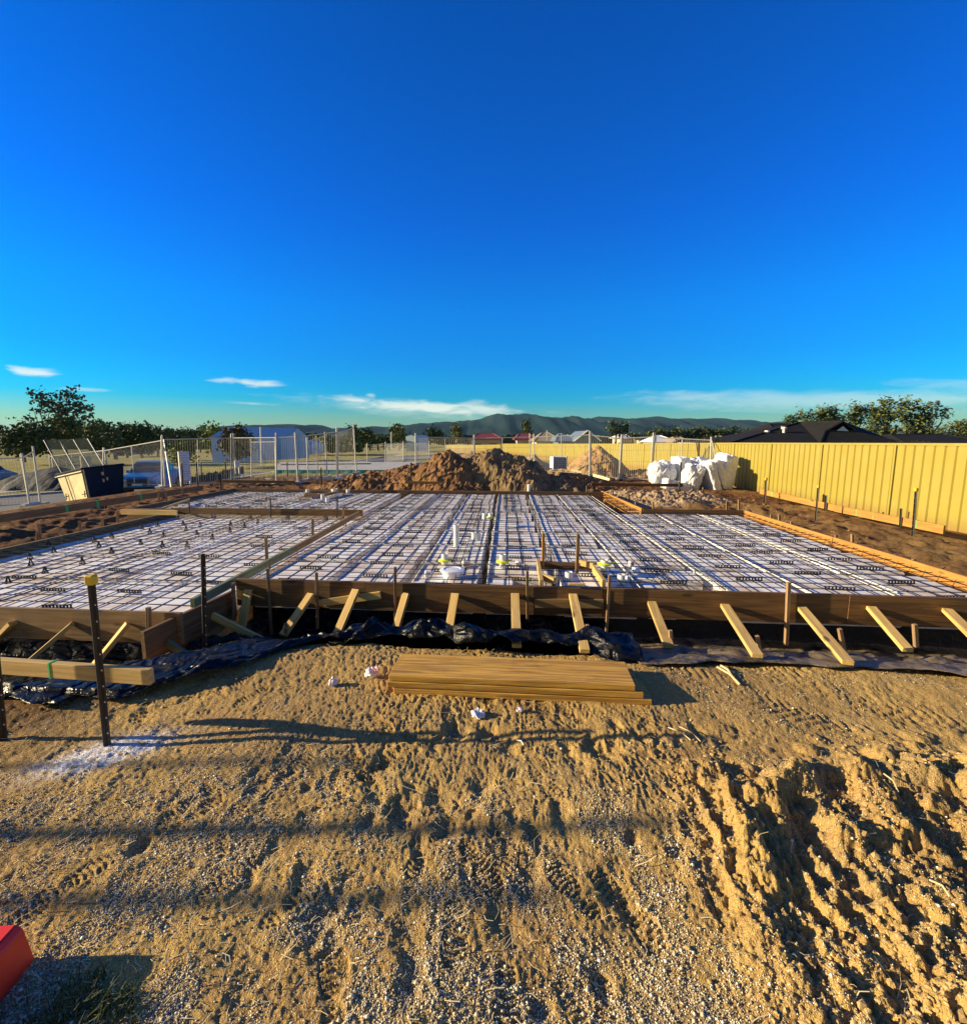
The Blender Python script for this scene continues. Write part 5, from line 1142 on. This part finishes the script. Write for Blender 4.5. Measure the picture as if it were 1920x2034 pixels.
# neighbour's slab with teal membrane edge
z_s = .12; a = aty(545, 931, 26.5); b_ = aty(770, 931, 26.5); c_ = aty(836, 915, 34.5); d_ = aty(555, 915, 34.5)
t = empty('concrete_slab', (a.x, a.y, a.z)); tag(t, 'pale grey concrete slab with teal edge film beyond the temporary fence', 'concrete slab'); og = Vector(t.location)
for p in (a, b_): p.z = z_s
for p in (c_, d_): p.z = z_s + .05
g = MB(); g.hexa([(p.x - og.x, p.y - og.y, -.75 + .0 - og.z) for p in (a, b_, c_, d_)] + [(p.x - og.x, p.y - og.y, p.z - og.z) for p in (a, b_, c_, d_)]); g.build('slab', M['concrete'], t)
g = MB(); g.grid(50, 6, lambda s, q: tuple((a.lerp(b_, s) + Vector((0, -.03 - .22 * q * q - .05 * math.sin(s * 60) * q, -.28 * q)) - og))); g.build('edge_film', M['teal'], t, smooth=True)
g = MB(); a2, b2 = aty(558, 923, 26.2), aty(737, 921, 26.2); g.tube(a2 - og, b2 - og, .03, 5); g.build('edge_bar', M['picket'], t)
sheet('verge_slab', ([(-4.5, 44), (-4.2, 58)], [(0.5, 44), (1.5, 58)]), 'concrete', .06)
# dark silt fence
t = None
def siltfence(pts, h, lab):
    t = empty('silt_fence', pts[0]); og = Vector(pts[0]); tag(t, lab, 'silt fence'); g = MB(); n = 60
    def at(s):
        s = s * (len(pts) - 1); i = min(int(s), len(pts) - 2); return Vector(pts[i]).lerp(Vector(pts[i + 1]), s - i)
    g.grid(n, 3, lambda s, q: tuple(at(s) - og + Vector((.03 * math.sin(s * 90), 0, q * h + .02 * math.sin(s * 41))))); g.build('fabric', M['sheet'], t)
    for k in range(9): g = MB(); p = at(k / 8) - og; g.box((p.x, p.y - .03, h / 2), (.04, .04, h + .25)); g.build('stake', M['peg'], t)
siltfence([aty(378, 968, 20.5), aty(430, 955, 23), aty(484, 942, 27)], .42, 'dark silt fence strip curving behind the site boards')
siltfence([aty(340, 982, 19.2), aty(375, 969, 20.4)], .25, 'short dark silt fence near the pickup wheel')
# white gate and cream pillar across the road
t = empty('field_gate', aty(116, 935, 40)); og = Vector(t.location); tag(t, 'pale pipe gate at the field across the road', 'gate')
g = MB(); P_ = [aty(116, 910, 40), aty(178, 908, 41), aty(198, 903, 41)]
for k in range(2): g.tube(P_[k] - og, P_[k + 1] - og, .07, 6)
for z in (.35, .7, 1.0): g.tube(P_[0] - og - Vector((0, 0, z)), P_[1] - og - Vector((0, 0, z)), .03, 5)
g.build('rails', M['cream'], t)
for (px, y) in ((116, 40), (132, 40.2), (178, 41)): g = MB(); p = aty(px, 910, y) - og; g.tube(p, p - Vector((0, 0, 1.6)), .06, 6); g.build('post', M['cream'], t)
g = MB(); p = aty(172, 931, 38); g.lathe(p, [(0, 0), (.36, 0), (.36, .45), (.33, .5), (.36, .55), (.36, .98), (0, 1.0)], 14); o = g.build('water_tank', M['cream']); tag(o, 'small cream drum standing by the pipe gate', 'drum')
g = MB(); p = aty(109, 938, 39); g.tube(p, p + Vector((0, 0, 1.3)), .12, 8); o = g.build('gate_post', M['cream']); tag(o, 'thick cream post left of the pipe gate', 'post')

# ============================================================ HOUSES
def poly(name, parent, m, og, quads, th=0):
    g = MB()
    for q in quads: g.add([Vector(p) - og for p in q], [tuple(range(len(q)))])
    return g.build(name, M[m], parent)
def hip_house(px0, px1, y_eave, y_ridge, dist, rm, lab, wallm='wall', depth=9, ridge=(.28, .72), gz0=-1.4, gable=False, win=True, cat='house'):
    a = aty(px0, y_eave, dist); b_ = aty(px1, y_eave, dist); w_ = b_.x - a.x; ze = a.z; zr = aty((px0 + px1) / 2, y_ridge, dist + depth / 2).z
    t = empty('house', (a.x + w_ / 2, dist + depth / 2, gz0)); tag(t, lab, cat); og = Vector(t.location)
    x0, x1, y0, y1 = a.x, b_.x, dist, dist + depth; r0 = Vector((x0 + w_ * ridge[0], (y0 + y1) / 2, zr)); r1 = Vector((x0 + w_ * ridge[1], (y0 + y1) / 2, zr))
    A, B, C, D = Vector((x0, y0, ze)), Vector((x1, y0, ze)), Vector((x1, y1, ze)), Vector((x0, y1, ze))
    poly('roof', t, rm, og, [(A, B, r1, r0), (B, C, r1), (C, D, r0, r1), (D, A, r0), (D, C, B, A)])
    g = MB(); i = .5; g.box(((0), 0, (ze - gz0) / 2), (w_ - 2 * i, depth - 2 * i, ze - gz0 - .01)); g.build('walls', M[wallm], t)
    g = MB()
    for p, q in ((A, B), (B, C), (C, D), (D, A)): g.tube(p - og, q - og, .08, 5)
    g.build('gutter', M[rm], t)
    g = MB()
    for p, q in ((A, r0), (B, r1), (D, r0), (C, r1), (r0, r1)): g.tube(p - og, q - og, .09, 5)
    g.build('ridge_caps', M[rm], t)
    if win:
        for s in (.25, .7): g = MB(); g.box((-w_ / 2 + w_ * s, -depth / 2 + i - .01, (ze - gz0) * .55), (1.5, .06, 1.1)); g.build('window', M['glass'], t)
    return t, (x0, x1, y0, y1, ze, zr)
# dark hip roof with front gable
D = 46
t = empty('house', (aty(1610, 880, D).x, D + 6, -1.6)); tag(t, 'large house with charcoal roof and pale gable behind the fence', 'house'); og = Vector(t.location)
zE = aty(1500, 881, D).z
eL = aty(1447, 881, D); eM = aty(1628, 881, D); rA = aty(1588, 839, D + 6.5); rB = aty(1673, 836, D + 5); gT = aty(1673, 837, D + 1.6); gL = aty(1639, 856, D + 1.6); gR = aty(1702, 857, D + 1.6)
eR = aty(1790, 880, D + 1); eLb = Vector((eL.x + 2, D + 14, zE)); eRb = Vector((eR.x, D + 14, zE)); hip = aty(1520, 852, D + 7)
for p in (eL, eM, eR): p.z = zE
poly('roof', t, 'roof_dark', og, [(eL, eM, gL, gT, rA), (eL, rA, eLb), (rA, gT, rB), (rA, rB, eRb, eLb), (gT, gR, eR, rB), (rB, eR, eRb), (eM, Vector((eR.x, D, zE)), eR, gR, gL)])
poly('gable_panel', t, 'shedroof', og, [(gL + Vector((1.0, -.12, .03)), gR + Vector((-.9, -.12, .03)), gT + Vector((0, -.12, -.45)))])
g = MB(); [g.tube(p - og, q - og, .11, 5) for p, q in ((gL, gT), (gT, gR), (eM, gL), (gL, gR), (eL, rA), (rA, gT), (eL, eM), (eM, eR))]; g.build('ridge_caps', M['roof_dark'], t)
g = MB(); g.box((0, 1, (zE + 1.6) / 2), (eR.x - eL.x - 2, 11, zE + 1.6 - .02)); g.build('walls', M['wall'], t)
for (px, py) in ((1523, 859), (1557, 852)):
    q = aty(px, py, D + 3.2); g = MB(); g.lathe(q - og, [(0, .22), (.22, .2), (.24, .05), (.14, 0), (.14, -.5)], 10); g.build('roof_vent', M['white'], t)
g = MB(); q = aty(1552, 846, D + 4.2) - og; g.tube(q, q + Vector((0, 0, -.9)), .05, 5); g.build('vent_pipe', M['galv'], t)
hip_house(1540, 1640, 860, 842, 62, 'roof_dark', 'dark roofed wing behind the charcoal house', depth=9)
hip_house(1800, 1990, 881, 863, 55, 'roof_dark', 'dark roofed house at the right edge behind the fence', depth=10, ridge=(.2, .8))
hip_house(1060, 1118, 876, 859, 80, 'roof_tan', 'tan roofed house behind the distant cream fence', depth=9, ridge=(.4, .6))
hip_house(930, 1000, 873, 861, 95, 'roof_red', 'dark red roofed house left of centre in the distance', depth=9)
hip_house(1022, 1068, 873, 861, 92, 'roof_red', 'red brown roofed house beside the tan one', depth=9)
hip_house(1300, 1352, 878, 865, 85, 'white', 'white roofed house in the distance', depth=8, ridge=(.3, .5))
hip_house(1345, 1378, 879, 868, 80, 'roof_tan', 'small tan roofed house beside the white one', depth=8)
hip_house(1374, 1415, 879, 870, 75, 'roof_dark', 'small dark roofed house left of the dry reeds', depth=8)
hip_house(1418, 1480, 878, 866, 78, 'roof_tan', 'tan roofed house right of the dry reeds', depth=8, ridge=(.45, .55))
hip_house(1268, 1296, 872, 864, 95, 'roof_dark', 'tiny dark roof right of the gabled house', depth=7)
hip_house(1228, 1262, 870, 863, 98, 'white', 'tiny white roof between the trees', depth=7)
# gabled grey house (two gables)
def gable_house(px0, px1, ye, yr, dist, rm, lab, depth=10, pk=.5, wallm='white', gz0=-1.4):
    a = aty(px0, ye, dist); b_ = aty(px1, ye, dist); k = aty(px0 + (px1 - px0) * pk, yr, dist); A, B, K = a, b_, k; dv = Vector((0, depth, 0))
    t = empty('house', ((a.x + b_.x) / 2, dist, gz0)); tag(t, lab, 'house'); og = Vector(t.location); th = Vector((0, 0, -.12))
    poly('roof', t, rm, og, [(A, K, K + dv, A + dv), (K, B, B + dv, K + dv), (A + th, A + dv + th, K + dv + th, K + th), (K + th, K + dv + th, B + dv + th, B + th)])
    poly('front_wall', t, wallm, og, [(Vector((A.x + .3, A.y + .5, gz0)), Vector((B.x - .3, A.y + .5, gz0)), Vector((B.x - .3, A.y + .5, A.z)), Vector((K.x, A.y + .5, K.z - .2)), Vector((A.x + .3, A.y + .5, A.z)))])
    g = MB(); g.tube(A - og, K - og, .12, 5); g.tube(K - og, B - og, .12, 5); g.build('barge_boards', M['white'], t)
    g = MB(); g.box((0, depth / 2 + .6, (a.z - gz0) / 2), (b_.x - a.x - 1, depth - 1, a.z - gz0)); g.build('walls', M[wallm], t); return t
gable_house(1140, 1194, 876, 855, 72, 'roof_grey', 'blue grey gabled house with white trim in the distance', pk=.5, wallm='roof_grey')
hip_house(1103, 1150, 876, 863, 74, 'roof_grey', 'low blue grey roof left of the gabled house', ridge=(.3, .7), wallm='roof_grey')
hip_house(1110, 1124, 868, 862, 90, 'white', 'tiny white roof behind the blue grey roof', depth=6)
# blue sheds
def shed(px0, px1, px2, yb, ye0, yr, ye2, d0, d2, lab, m='shed', name='shed'):
    """gable end px0..px1, long side to px2"""
    a = aty(px0, yb, d0); z0 = a.z; A = Vector((a.x, a.y, aty(px0, ye0, d0).z)); c = aty(px2, ye2, d2); B0 = aty(px1, ye0, (d0 + d2) / 2 * .97)
    b_ = Vector((B0.x, B0.y, A.z)); k = (A + b_) / 2; k.z = aty((px0 + px1) / 2, yr, k.y).z; run = Vector((c.x - b_.x, c.y - b_.y, 0))
    t = empty(name, (a.x, a.y, z0 - .3)); tag(t, lab, 'shed'); og = Vector(t.location); lo = lambda p: Vector((p.x, p.y, z0 - .3))
    poly('end_wall', t, m, og, [(lo(A), lo(b_), b_, k, A)]); poly('side_wall', t, m, og, [(lo(b_), lo(b_ + run), b_ + run, b_)]); poly('back_wall', t, m, og, [(lo(b_ + run), lo(A + run), A + run, k + run, b_ + run), (lo(A + run), lo(A), A, A + run)])
    up_ = Vector((0, 0, .05)); poly('roof', t, 'shedroof', og, [(k + up_, b_ + up_, b_ + run + up_, k + run + up_), (A + up_, k + up_, k + run + up_, A + run + up_)])
    g = MB(); g.tube(b_ - og, b_ + run - og, .07, 5); g.build('gutter', M['shedroof'], t); return t, og, b_, run
t, og, b_, run = shed(422, 482, 612, 914, 868, 848, 866, 52, 66, 'large pale blue steel shed behind the temporary fence')
for s, (w_, h) in ((.45, (2.4, 2.6)), (.62, (1, 2.1))): g = MB(); p = b_ + run * s - og; n = Vector((run.y, -run.x, 0)).normalized(); M3 = Matrix((run.normalized(), -n, Vector((0, 0, 1)))).transposed(); g.box((p.x + n.x * .06, p.y + n.y * .06, h / 2 + .3), (w_, .08, h), M3); g.build('door', M['shedroof'], t)
shed(560, 600, 642, 900, 883, 876, 884, 74, 80, 'low pale annex shed right of the large blue shed')
shed(806, 826, 850, 893, 867, 864, 866, 95, 100, 'small white blue shed by the round tree')
hip_house(225, 260, 897, 885, 95, 'roof_red', 'dark red roof showing under the trees at left', depth=8)

# ============================================================ TREES
def leaves(mb, clumps, n, size, sp, rr):
    for (cx, cy, cz, rx, ry, rz) in clumps:
        wgt = max(12, int(n * rx * rz * 3.4)); subs = []
        for _ in range(max(6, int(10 + 8 * (rx + rz)))):
            a = rr.uniform(0, 2 * math.pi); z = rr.uniform(-1, 1); q = math.sqrt(max(0, 1 - z * z)); k = rr.uniform(.45, 1.0)
            k *= .92; subs.append((cx + rx * k * q * math.cos(a), cy + ry * k * q * math.sin(a), cz + rz * k * z, rr.uniform(.6, 1.3)))
        for _ in range(wgt):
            s = rr.choice(subs); g = sp * s[3]; px, py, pz = rr.gauss(s[0], g), rr.gauss(s[1], g), rr.gauss(s[2], g * .75)
            w_ = size * .8 * rr.uniform(.5, 1.3); ax = Vector((rr.uniform(-1, 1), rr.uniform(-1, 1), rr.uniform(-1, 1))).normalized(); bx = ax.orthogonal().normalized(); p = Vector((px, py, pz)); l = w_ * .6
            b = len(mb.v); mb.v += [tuple(p - ax * w_), tuple(p + bx * l), tuple(p + ax * w_), tuple(p - bx * l)]; mb.f.append((b, b + 1, b + 2, b + 3))
    return mb
def tree(lab, px, ybase, d, clumps_px, leaf, n=90, size=.28, sp=.5, seed=1, trunk=True, name='tree', cat='tree', grp='trees round the site', trunkw=.22):
    """clumps_px: (px, py, half width px, half height px)"""
    rr = random.Random(seed); base = aty(px, ybase, d); t = empty(name, base); tag(t, lab, cat, grp); cl = []
    for (cx, cy, hw, hh) in clumps_px:
        p = aty(cx, cy, d) - base; k = d / F; cl.append((p.x, rr.uniform(-.4, .4) * hw * k, p.z, hw * k * .95, hw * k * .9, hh * k * 1.12))
    mb = MB(); leaves(mb, cl, n, size, sp, rr); mb.build('crown', M[leaf], t)
    if trunk:
        tb = MB(); top = Vector((0, 0, 0)); zc = min(c_[2] for c_ in cl); mid = Vector((rr.uniform(-.3, .3), 0, max(zc * .6, .8))); tb.tube((0, 0, -.4), mid, trunkw, 8, trunkw * .75)
        for c_ in cl: e = Vector(c_[:3]); m2 = mid.lerp(e, .5) + Vector((rr.uniform(-.4, .4), 0, -.2)); tb.tube(mid, m2, trunkw * .5, 6, trunkw * .32); tb.tube(m2, e, trunkw * .32, 5, trunkw * .1)
        tb.build('trunk', M['bark'], t)
    return t
T = [('tall open gum tree with bare limbs at the left', 100, 905, 72, [(72, 785, 16, 14), (96, 800, 16, 18), (86, 812, 12, 16), (128, 792, 14, 18), (150, 800, 14, 20), (140, 818, 18, 16), (168, 822, 12, 18), (60, 834, 12, 8), (178, 812, 6, 10), (118, 820, 14, 14), (68, 812, 6, 6), (148, 778, 10, 8)], 'leaf_gum', 20, .34, .42),
     ('broad dark round tree at the far left', 48, 912, 60, [(45, 870, 38, 26), (20, 875, 22, 24), (75, 872, 22, 28), (48, 890, 40, 18)], 'leaf_dark', 95, .26, .45),
     ('dark tree cut off by the left edge', -12, 908, 62, [(-14, 870, 20, 30)], 'leaf_dark', 95, .26, .45),
     ('olive tree in front of the tall gum', 132, 905, 64, [(132, 848, 30, 24), (115, 862, 18, 18), (152, 862, 18, 20)], 'leaf_olive', 95, .26, .42),
     ('yellow green tree right of the tall gum', 200, 905, 62, [(190, 858, 22, 26), (210, 862, 22, 26), (200, 880, 28, 20)], 'leaf_olive', 95, .26, .42),
     ('dark low bush below the yellow green tree', 230, 906, 60, [(228, 878, 16, 18)], 'leaf_dark', 100, .24, .4),
     ('first dark tree of the twin crowned pair at left', 252, 904, 70, [(250, 862, 18, 20), (258, 880, 20, 16)], 'leaf_dark', 95, .28, .45),
     ('second dark tree of the twin crowned pair at left', 282, 904, 70, [(280, 862, 22, 24), (290, 880, 18, 18)], 'leaf_dark', 95, .28, .45),
     ('small dark tree right of the pair', 312, 902, 78, [(313, 865, 16, 18), (312, 882, 18, 12)], 'leaf_dark', 85, .3, .5),
     ('light green bush behind the site board', 362, 918, 45, [(360, 895, 22, 20), (350, 906, 18, 12), (372, 882, 12, 12)], 'leaf_light', 120, .2, .3),
     ('feathery olive tree left of the blue shed', 424, 908, 58, [(420, 860, 18, 18), (432, 868, 16, 20), (412, 880, 12, 18)], 'leaf_light', 60, .26, .42),
     ('rounded brownish tree in front of the blue shed', 470, 914, 47, [(470, 865, 26, 20), (455, 880, 16, 24), (485, 880, 16, 26), (470, 895, 20, 18)], 'leaf_brown', 150, .2, .32),
     ('dark slim tree behind the leaning panel', 703, 888, 95, [(704, 866, 13, 18)], 'leaf_dark', 70, .36, .5),
     ('second dark slim tree behind the leaning panel', 728, 886, 100, [(728, 866, 12, 15)], 'leaf_dark', 70, .36, .5),
     ('bright green rounded tree by the small shed', 790, 888, 88, [(789, 856, 13, 13), (790, 868, 14, 12)], 'leaf_olive', 80, .32, .45),
     ('low tree right of the small shed', 862, 878, 110, [(858, 862, 10, 10), (870, 864, 10, 9)], 'leaf_dark', 60, .4, .5),
     ('slender poplar like tree in the distance', 906, 876, 105, [(905, 855, 7, 14), (912, 860, 6, 10)], 'leaf_olive', 70, .36, .4),
     ('dark slim tree on the hill foot above the red roofs', 1046, 874, 110, [(1046, 846, 7, 10), (1046, 858, 8, 9)], 'leaf_olive', 70, .36, .4),
     ('gum tree with split crown above the gabled house', 1222, 878, 80, [(1218, 844, 9, 9), (1240, 852, 9, 13), (1228, 856, 10, 10), (1214, 856, 6, 8)], 'leaf_dark', 60, .3, .4),
     ('small tree behind the white roofs', 1262, 878, 95, [(1258, 866, 14, 6)], 'leaf_dark', 60, .34, .4),
     ('leftmost of the big gums behind the charcoal house', 1625, 880, 78, [(1605, 828, 14, 14), (1625, 822, 16, 12), (1650, 820, 22, 12), (1635, 834, 30, 12), (1660, 834, 16, 14)], 'leaf_olive', 60, .32, .45),
     ('second big gum behind the charcoal house', 1700, 880, 76, [(1692, 815, 12, 12), (1705, 830, 16, 18), (1722, 815, 12, 12), (1690, 838, 14, 14)], 'leaf_olive', 60, .32, .45),
     ('third big gum, with visible pale limbs', 1755, 880, 74, [(1758, 803, 16, 10), (1745, 822, 20, 16), (1765, 832, 20, 18), (1735, 845, 18, 16), (1765, 858, 16, 14)], 'leaf_olive', 60, .32, .45),
     ('fourth big gum, highest crown of the group', 1810, 880, 72, [(1808, 802, 18, 11), (1795, 820, 18, 16), (1822, 822, 18, 16), (1810, 845, 20, 18), (1830, 852, 14, 16)], 'leaf_olive', 62, .32, .45),
     ('rightmost big gum with open drooping crown', 1848, 880, 72, [(1850, 806, 16, 9), (1868, 818, 14, 10), (1845, 826, 14, 12), (1874, 828, 7, 6), (1846, 846, 12, 16)], 'leaf_gum', 45, .3, .4),
     ('small tree left of the big gums', 1576, 860, 95, [(1567, 834, 8, 7), (1582, 833, 8, 6)], 'leaf_dark', 60, .36, .4),
     ('tree mass at the right edge', 1900, 884, 90, [(1880, 856, 18, 10), (1905, 848, 22, 12), (1935, 850, 20, 14)], 'leaf_olive', 60, .34, .45),
     ('low bush left of the tan roofed house', 1122, 880, 100, [(1128, 868, 14, 5)], 'leaf_dark', 60, .34, .4)]
for k, (lab, px, yb, d, cl_, lf, n, sz, sp) in enumerate(T): tree(lab, px, yb, d, cl_, lf, n, sz, sp, seed=500 + k)
for k in range(12):
    px = 1290 + k * 17 + random.uniform(-4, 4); w_ = random.uniform(9, 14); tree('dark tree in the row at the hill foot, %s from the left' % ORD[k], px, 882, 130, [(px, 860 + random.uniform(-4, 3), w_, random.uniform(6, 10)), (px + 5, 868, w_, 6)], 'leaf_dark' if k % 3 else 'leaf_olive', 34, .5, .6, seed=700 + k)
for k in range(8):
    px = 332 + k * 11; tree('dark distant tree left of the shed, %s from the left' % ORD[k], px, 896, 140, [(px, 866 + random.uniform(-4, 4), 10, 12)], 'leaf_dark', 34, .5, .6, seed=740 + k)
for k in range(9):
    px = 640 + k * 19 + random.uniform(-3, 3); tree('low green tree along the far road, %s from the left' % ORD[k], px, 892, 120, [(px, 880 + random.uniform(-7, 3), 12, 9)], 'leaf_dark' if k % 2 else 'leaf_olive', 40, .45, .6, seed=760 + k)
# dry reeds over the fence
def reeds(px0, px1, y0, d, lab, n, hmax):
    vs, fs = [], []; rr = random.Random(px0)
    for _ in range(n):
        px = rr.uniform(px0, px1); dd = d + rr.uniform(-.5, 1.5); p = aty(px, y0, dd); h = hmax * rr.uniform(.3, 1) * (1 - abs((px - (px0 + px1) / 2) / (px1 - px0)) * 1.0); tx = rr.uniform(-.2, .2); w_ = .018
        b = len(vs); vs += [(p.x - w_, p.y, p.z - .8), (p.x + w_, p.y, p.z - .8), (p.x + tx + w_, p.y, p.z + h), (p.x + tx - w_, p.y, p.z + h)]; fs.append((b, b + 1, b + 2, b + 3))
    me = bpy.data.meshes.new('dry_reeds'); me.from_pydata(vs, [], fs); me.materials.append(M['reeds']); o = bpy.data.objects.new('dry_reeds', me); col.objects.link(o); tag(o, lab, None, None, 'stuff')
reeds(1385, 1435, 885, 22, 'dry reeds showing over the fence left of the charcoal house', 260, .55)
reeds(1640, 1745, 886, 16, 'dry grass heads showing over the fence before the charcoal house', 500, .16); reeds(1750, 1860, 886, 15, 'dry grass heads showing over the fence at the right', 600, .20)
# distant tree belt
def belt(px0, px1, y_top, y_bot, d, lab, leaf, n, size):
    rr = random.Random(int(px0)); mb = MB()
    for _ in range(n):
        px = rr.uniform(px0, px1); k = .5 + .5 * float(vnoise(np.array([px / 22.]), np.array([d]), 5)[0]); y = y_bot - (y_bot - y_top) * k * rr.uniform(0, 1) ** .7; p = aty(px, y, d + rr.uniform(-4, 8)); ax = Vector((rr.uniform(-1, 1), rr.uniform(-1, 1), rr.uniform(-1, 1))).normalized(); bx = ax.orthogonal(); s_ = size * rr.uniform(.5, 1.3)
        b = len(mb.v); mb.v += [tuple(p - ax * s_), tuple(p + bx * s_ * .7), tuple(p + ax * s_), tuple(p - bx * s_ * .7)]; mb.f.append((b, b + 1, b + 2, b + 3))
    o = mb.build('distant_woodland', M[leaf]); tag(o, lab, None, None, 'stuff')
belt(-400, 460, 873, 894, 190, 'distant woodland line behind the left trees', 'leaf_dark', 9000, 1.1)
belt(480, 1300, 864, 880, 230, 'distant woodland line under the hills', 'leaf_dark', 9000, 1.2)
belt(1280, 2400, 858, 880, 210, 'distant woodland line at the right foot of the hills', 'leaf_dark', 9000, 1.1)
belt(600, 720, 876, 898, 110, 'scrubby hedge beyond the far road', 'leaf_light', 2500, .35)

# ============================================================ HILLS
def hills(name, sil, d, m, seed, depth=900, amp=1.0):
    xs = np.arange(sil[0][0], sil[-1][0], 3.0); ys = np.interp(xs, [p[0] for p in sil], [p[1] for p in sil]); ys = ys + amp * .7 * fbm(xs / 14., xs * 0 + seed, 4, seed, .6)
    nj = 14; mb = MB(); vs = []
    for j in range(nj + 1):
        tj = j / nj
        for i, px in enumerate(xs):
            p = aty(float(px), float(ys[i]) + 1.5, d); zt = max(p.z, -5.); prof = math.sin(tj * math.pi / 2) ** .8
            dd = d - depth * (1 - tj); sc = dd / d
            rid = float(fbm(np.array([px / 45. + tj * .8]), np.array([tj * 2.2]), 4, seed + 3)[0]) * zt * .35 * math.sin(tj * math.pi) ** .8
            vs.append((p.x * (.55 + .45 * sc) , dd, -20 + (zt + 20) * prof + rid))
    n = len(xs); fs = [(j * n + i, j * n + i + 1, (j + 1) * n + i + 1, (j + 1) * n + i) for j in range(nj) for i in range(n - 1)]
    mb.add(vs, fs); o = mb.build(name, M[m], smooth=True); tag(o, None, None, None, 'structure')
sil = [(-900, 870), (200, 868), (240, 852), (262, 862), (330, 868), (430, 866), (470, 850), (500, 845), (540, 847), (590, 842), (620, 844), (640, 843), (668, 852), (690, 849), (720, 850), (760, 848), (800, 846), (840, 841), (870, 838), (905, 838), (940, 833), (985, 828), (1030, 828), (1062, 826), (1080, 827), (1120, 829), (1155, 833), (1185, 828), (1205, 827), (1235, 830), (1262, 833), (1300, 834), (1345, 833), (1390, 834), (1410, 836), (1442, 841), (1465, 841), (1490, 840), (1520, 840), (1550, 842), (1600, 846), (1680, 852), (1800, 860), (2100, 866), (2900, 870)]
hills('hills', sil, 3000, 'hill', 800, 1400)

# ============================================================ HAZE
HAZE = 4.2e-5
if HAZE:
    mb = MB(); mb.box((0, 0, 70), (19600, 19600, 200)); m = bpy.data.materials.new('haze_air'); m.use_nodes = True; t = NT(m.node_tree); t.n.remove(t.n['Principled BSDF'])
    pv = t.new('ShaderNodeVolumePrincipled'); pv.inputs['Color'].default_value = (.40, .74, 1, 1); pv.inputs['Density'].default_value = HAZE; t.l.new(pv.outputs[0], t.n['Material Output'].inputs['Volume'])
    o = mb.build('haze', m); tag(o, None, None, None, 'stuff')
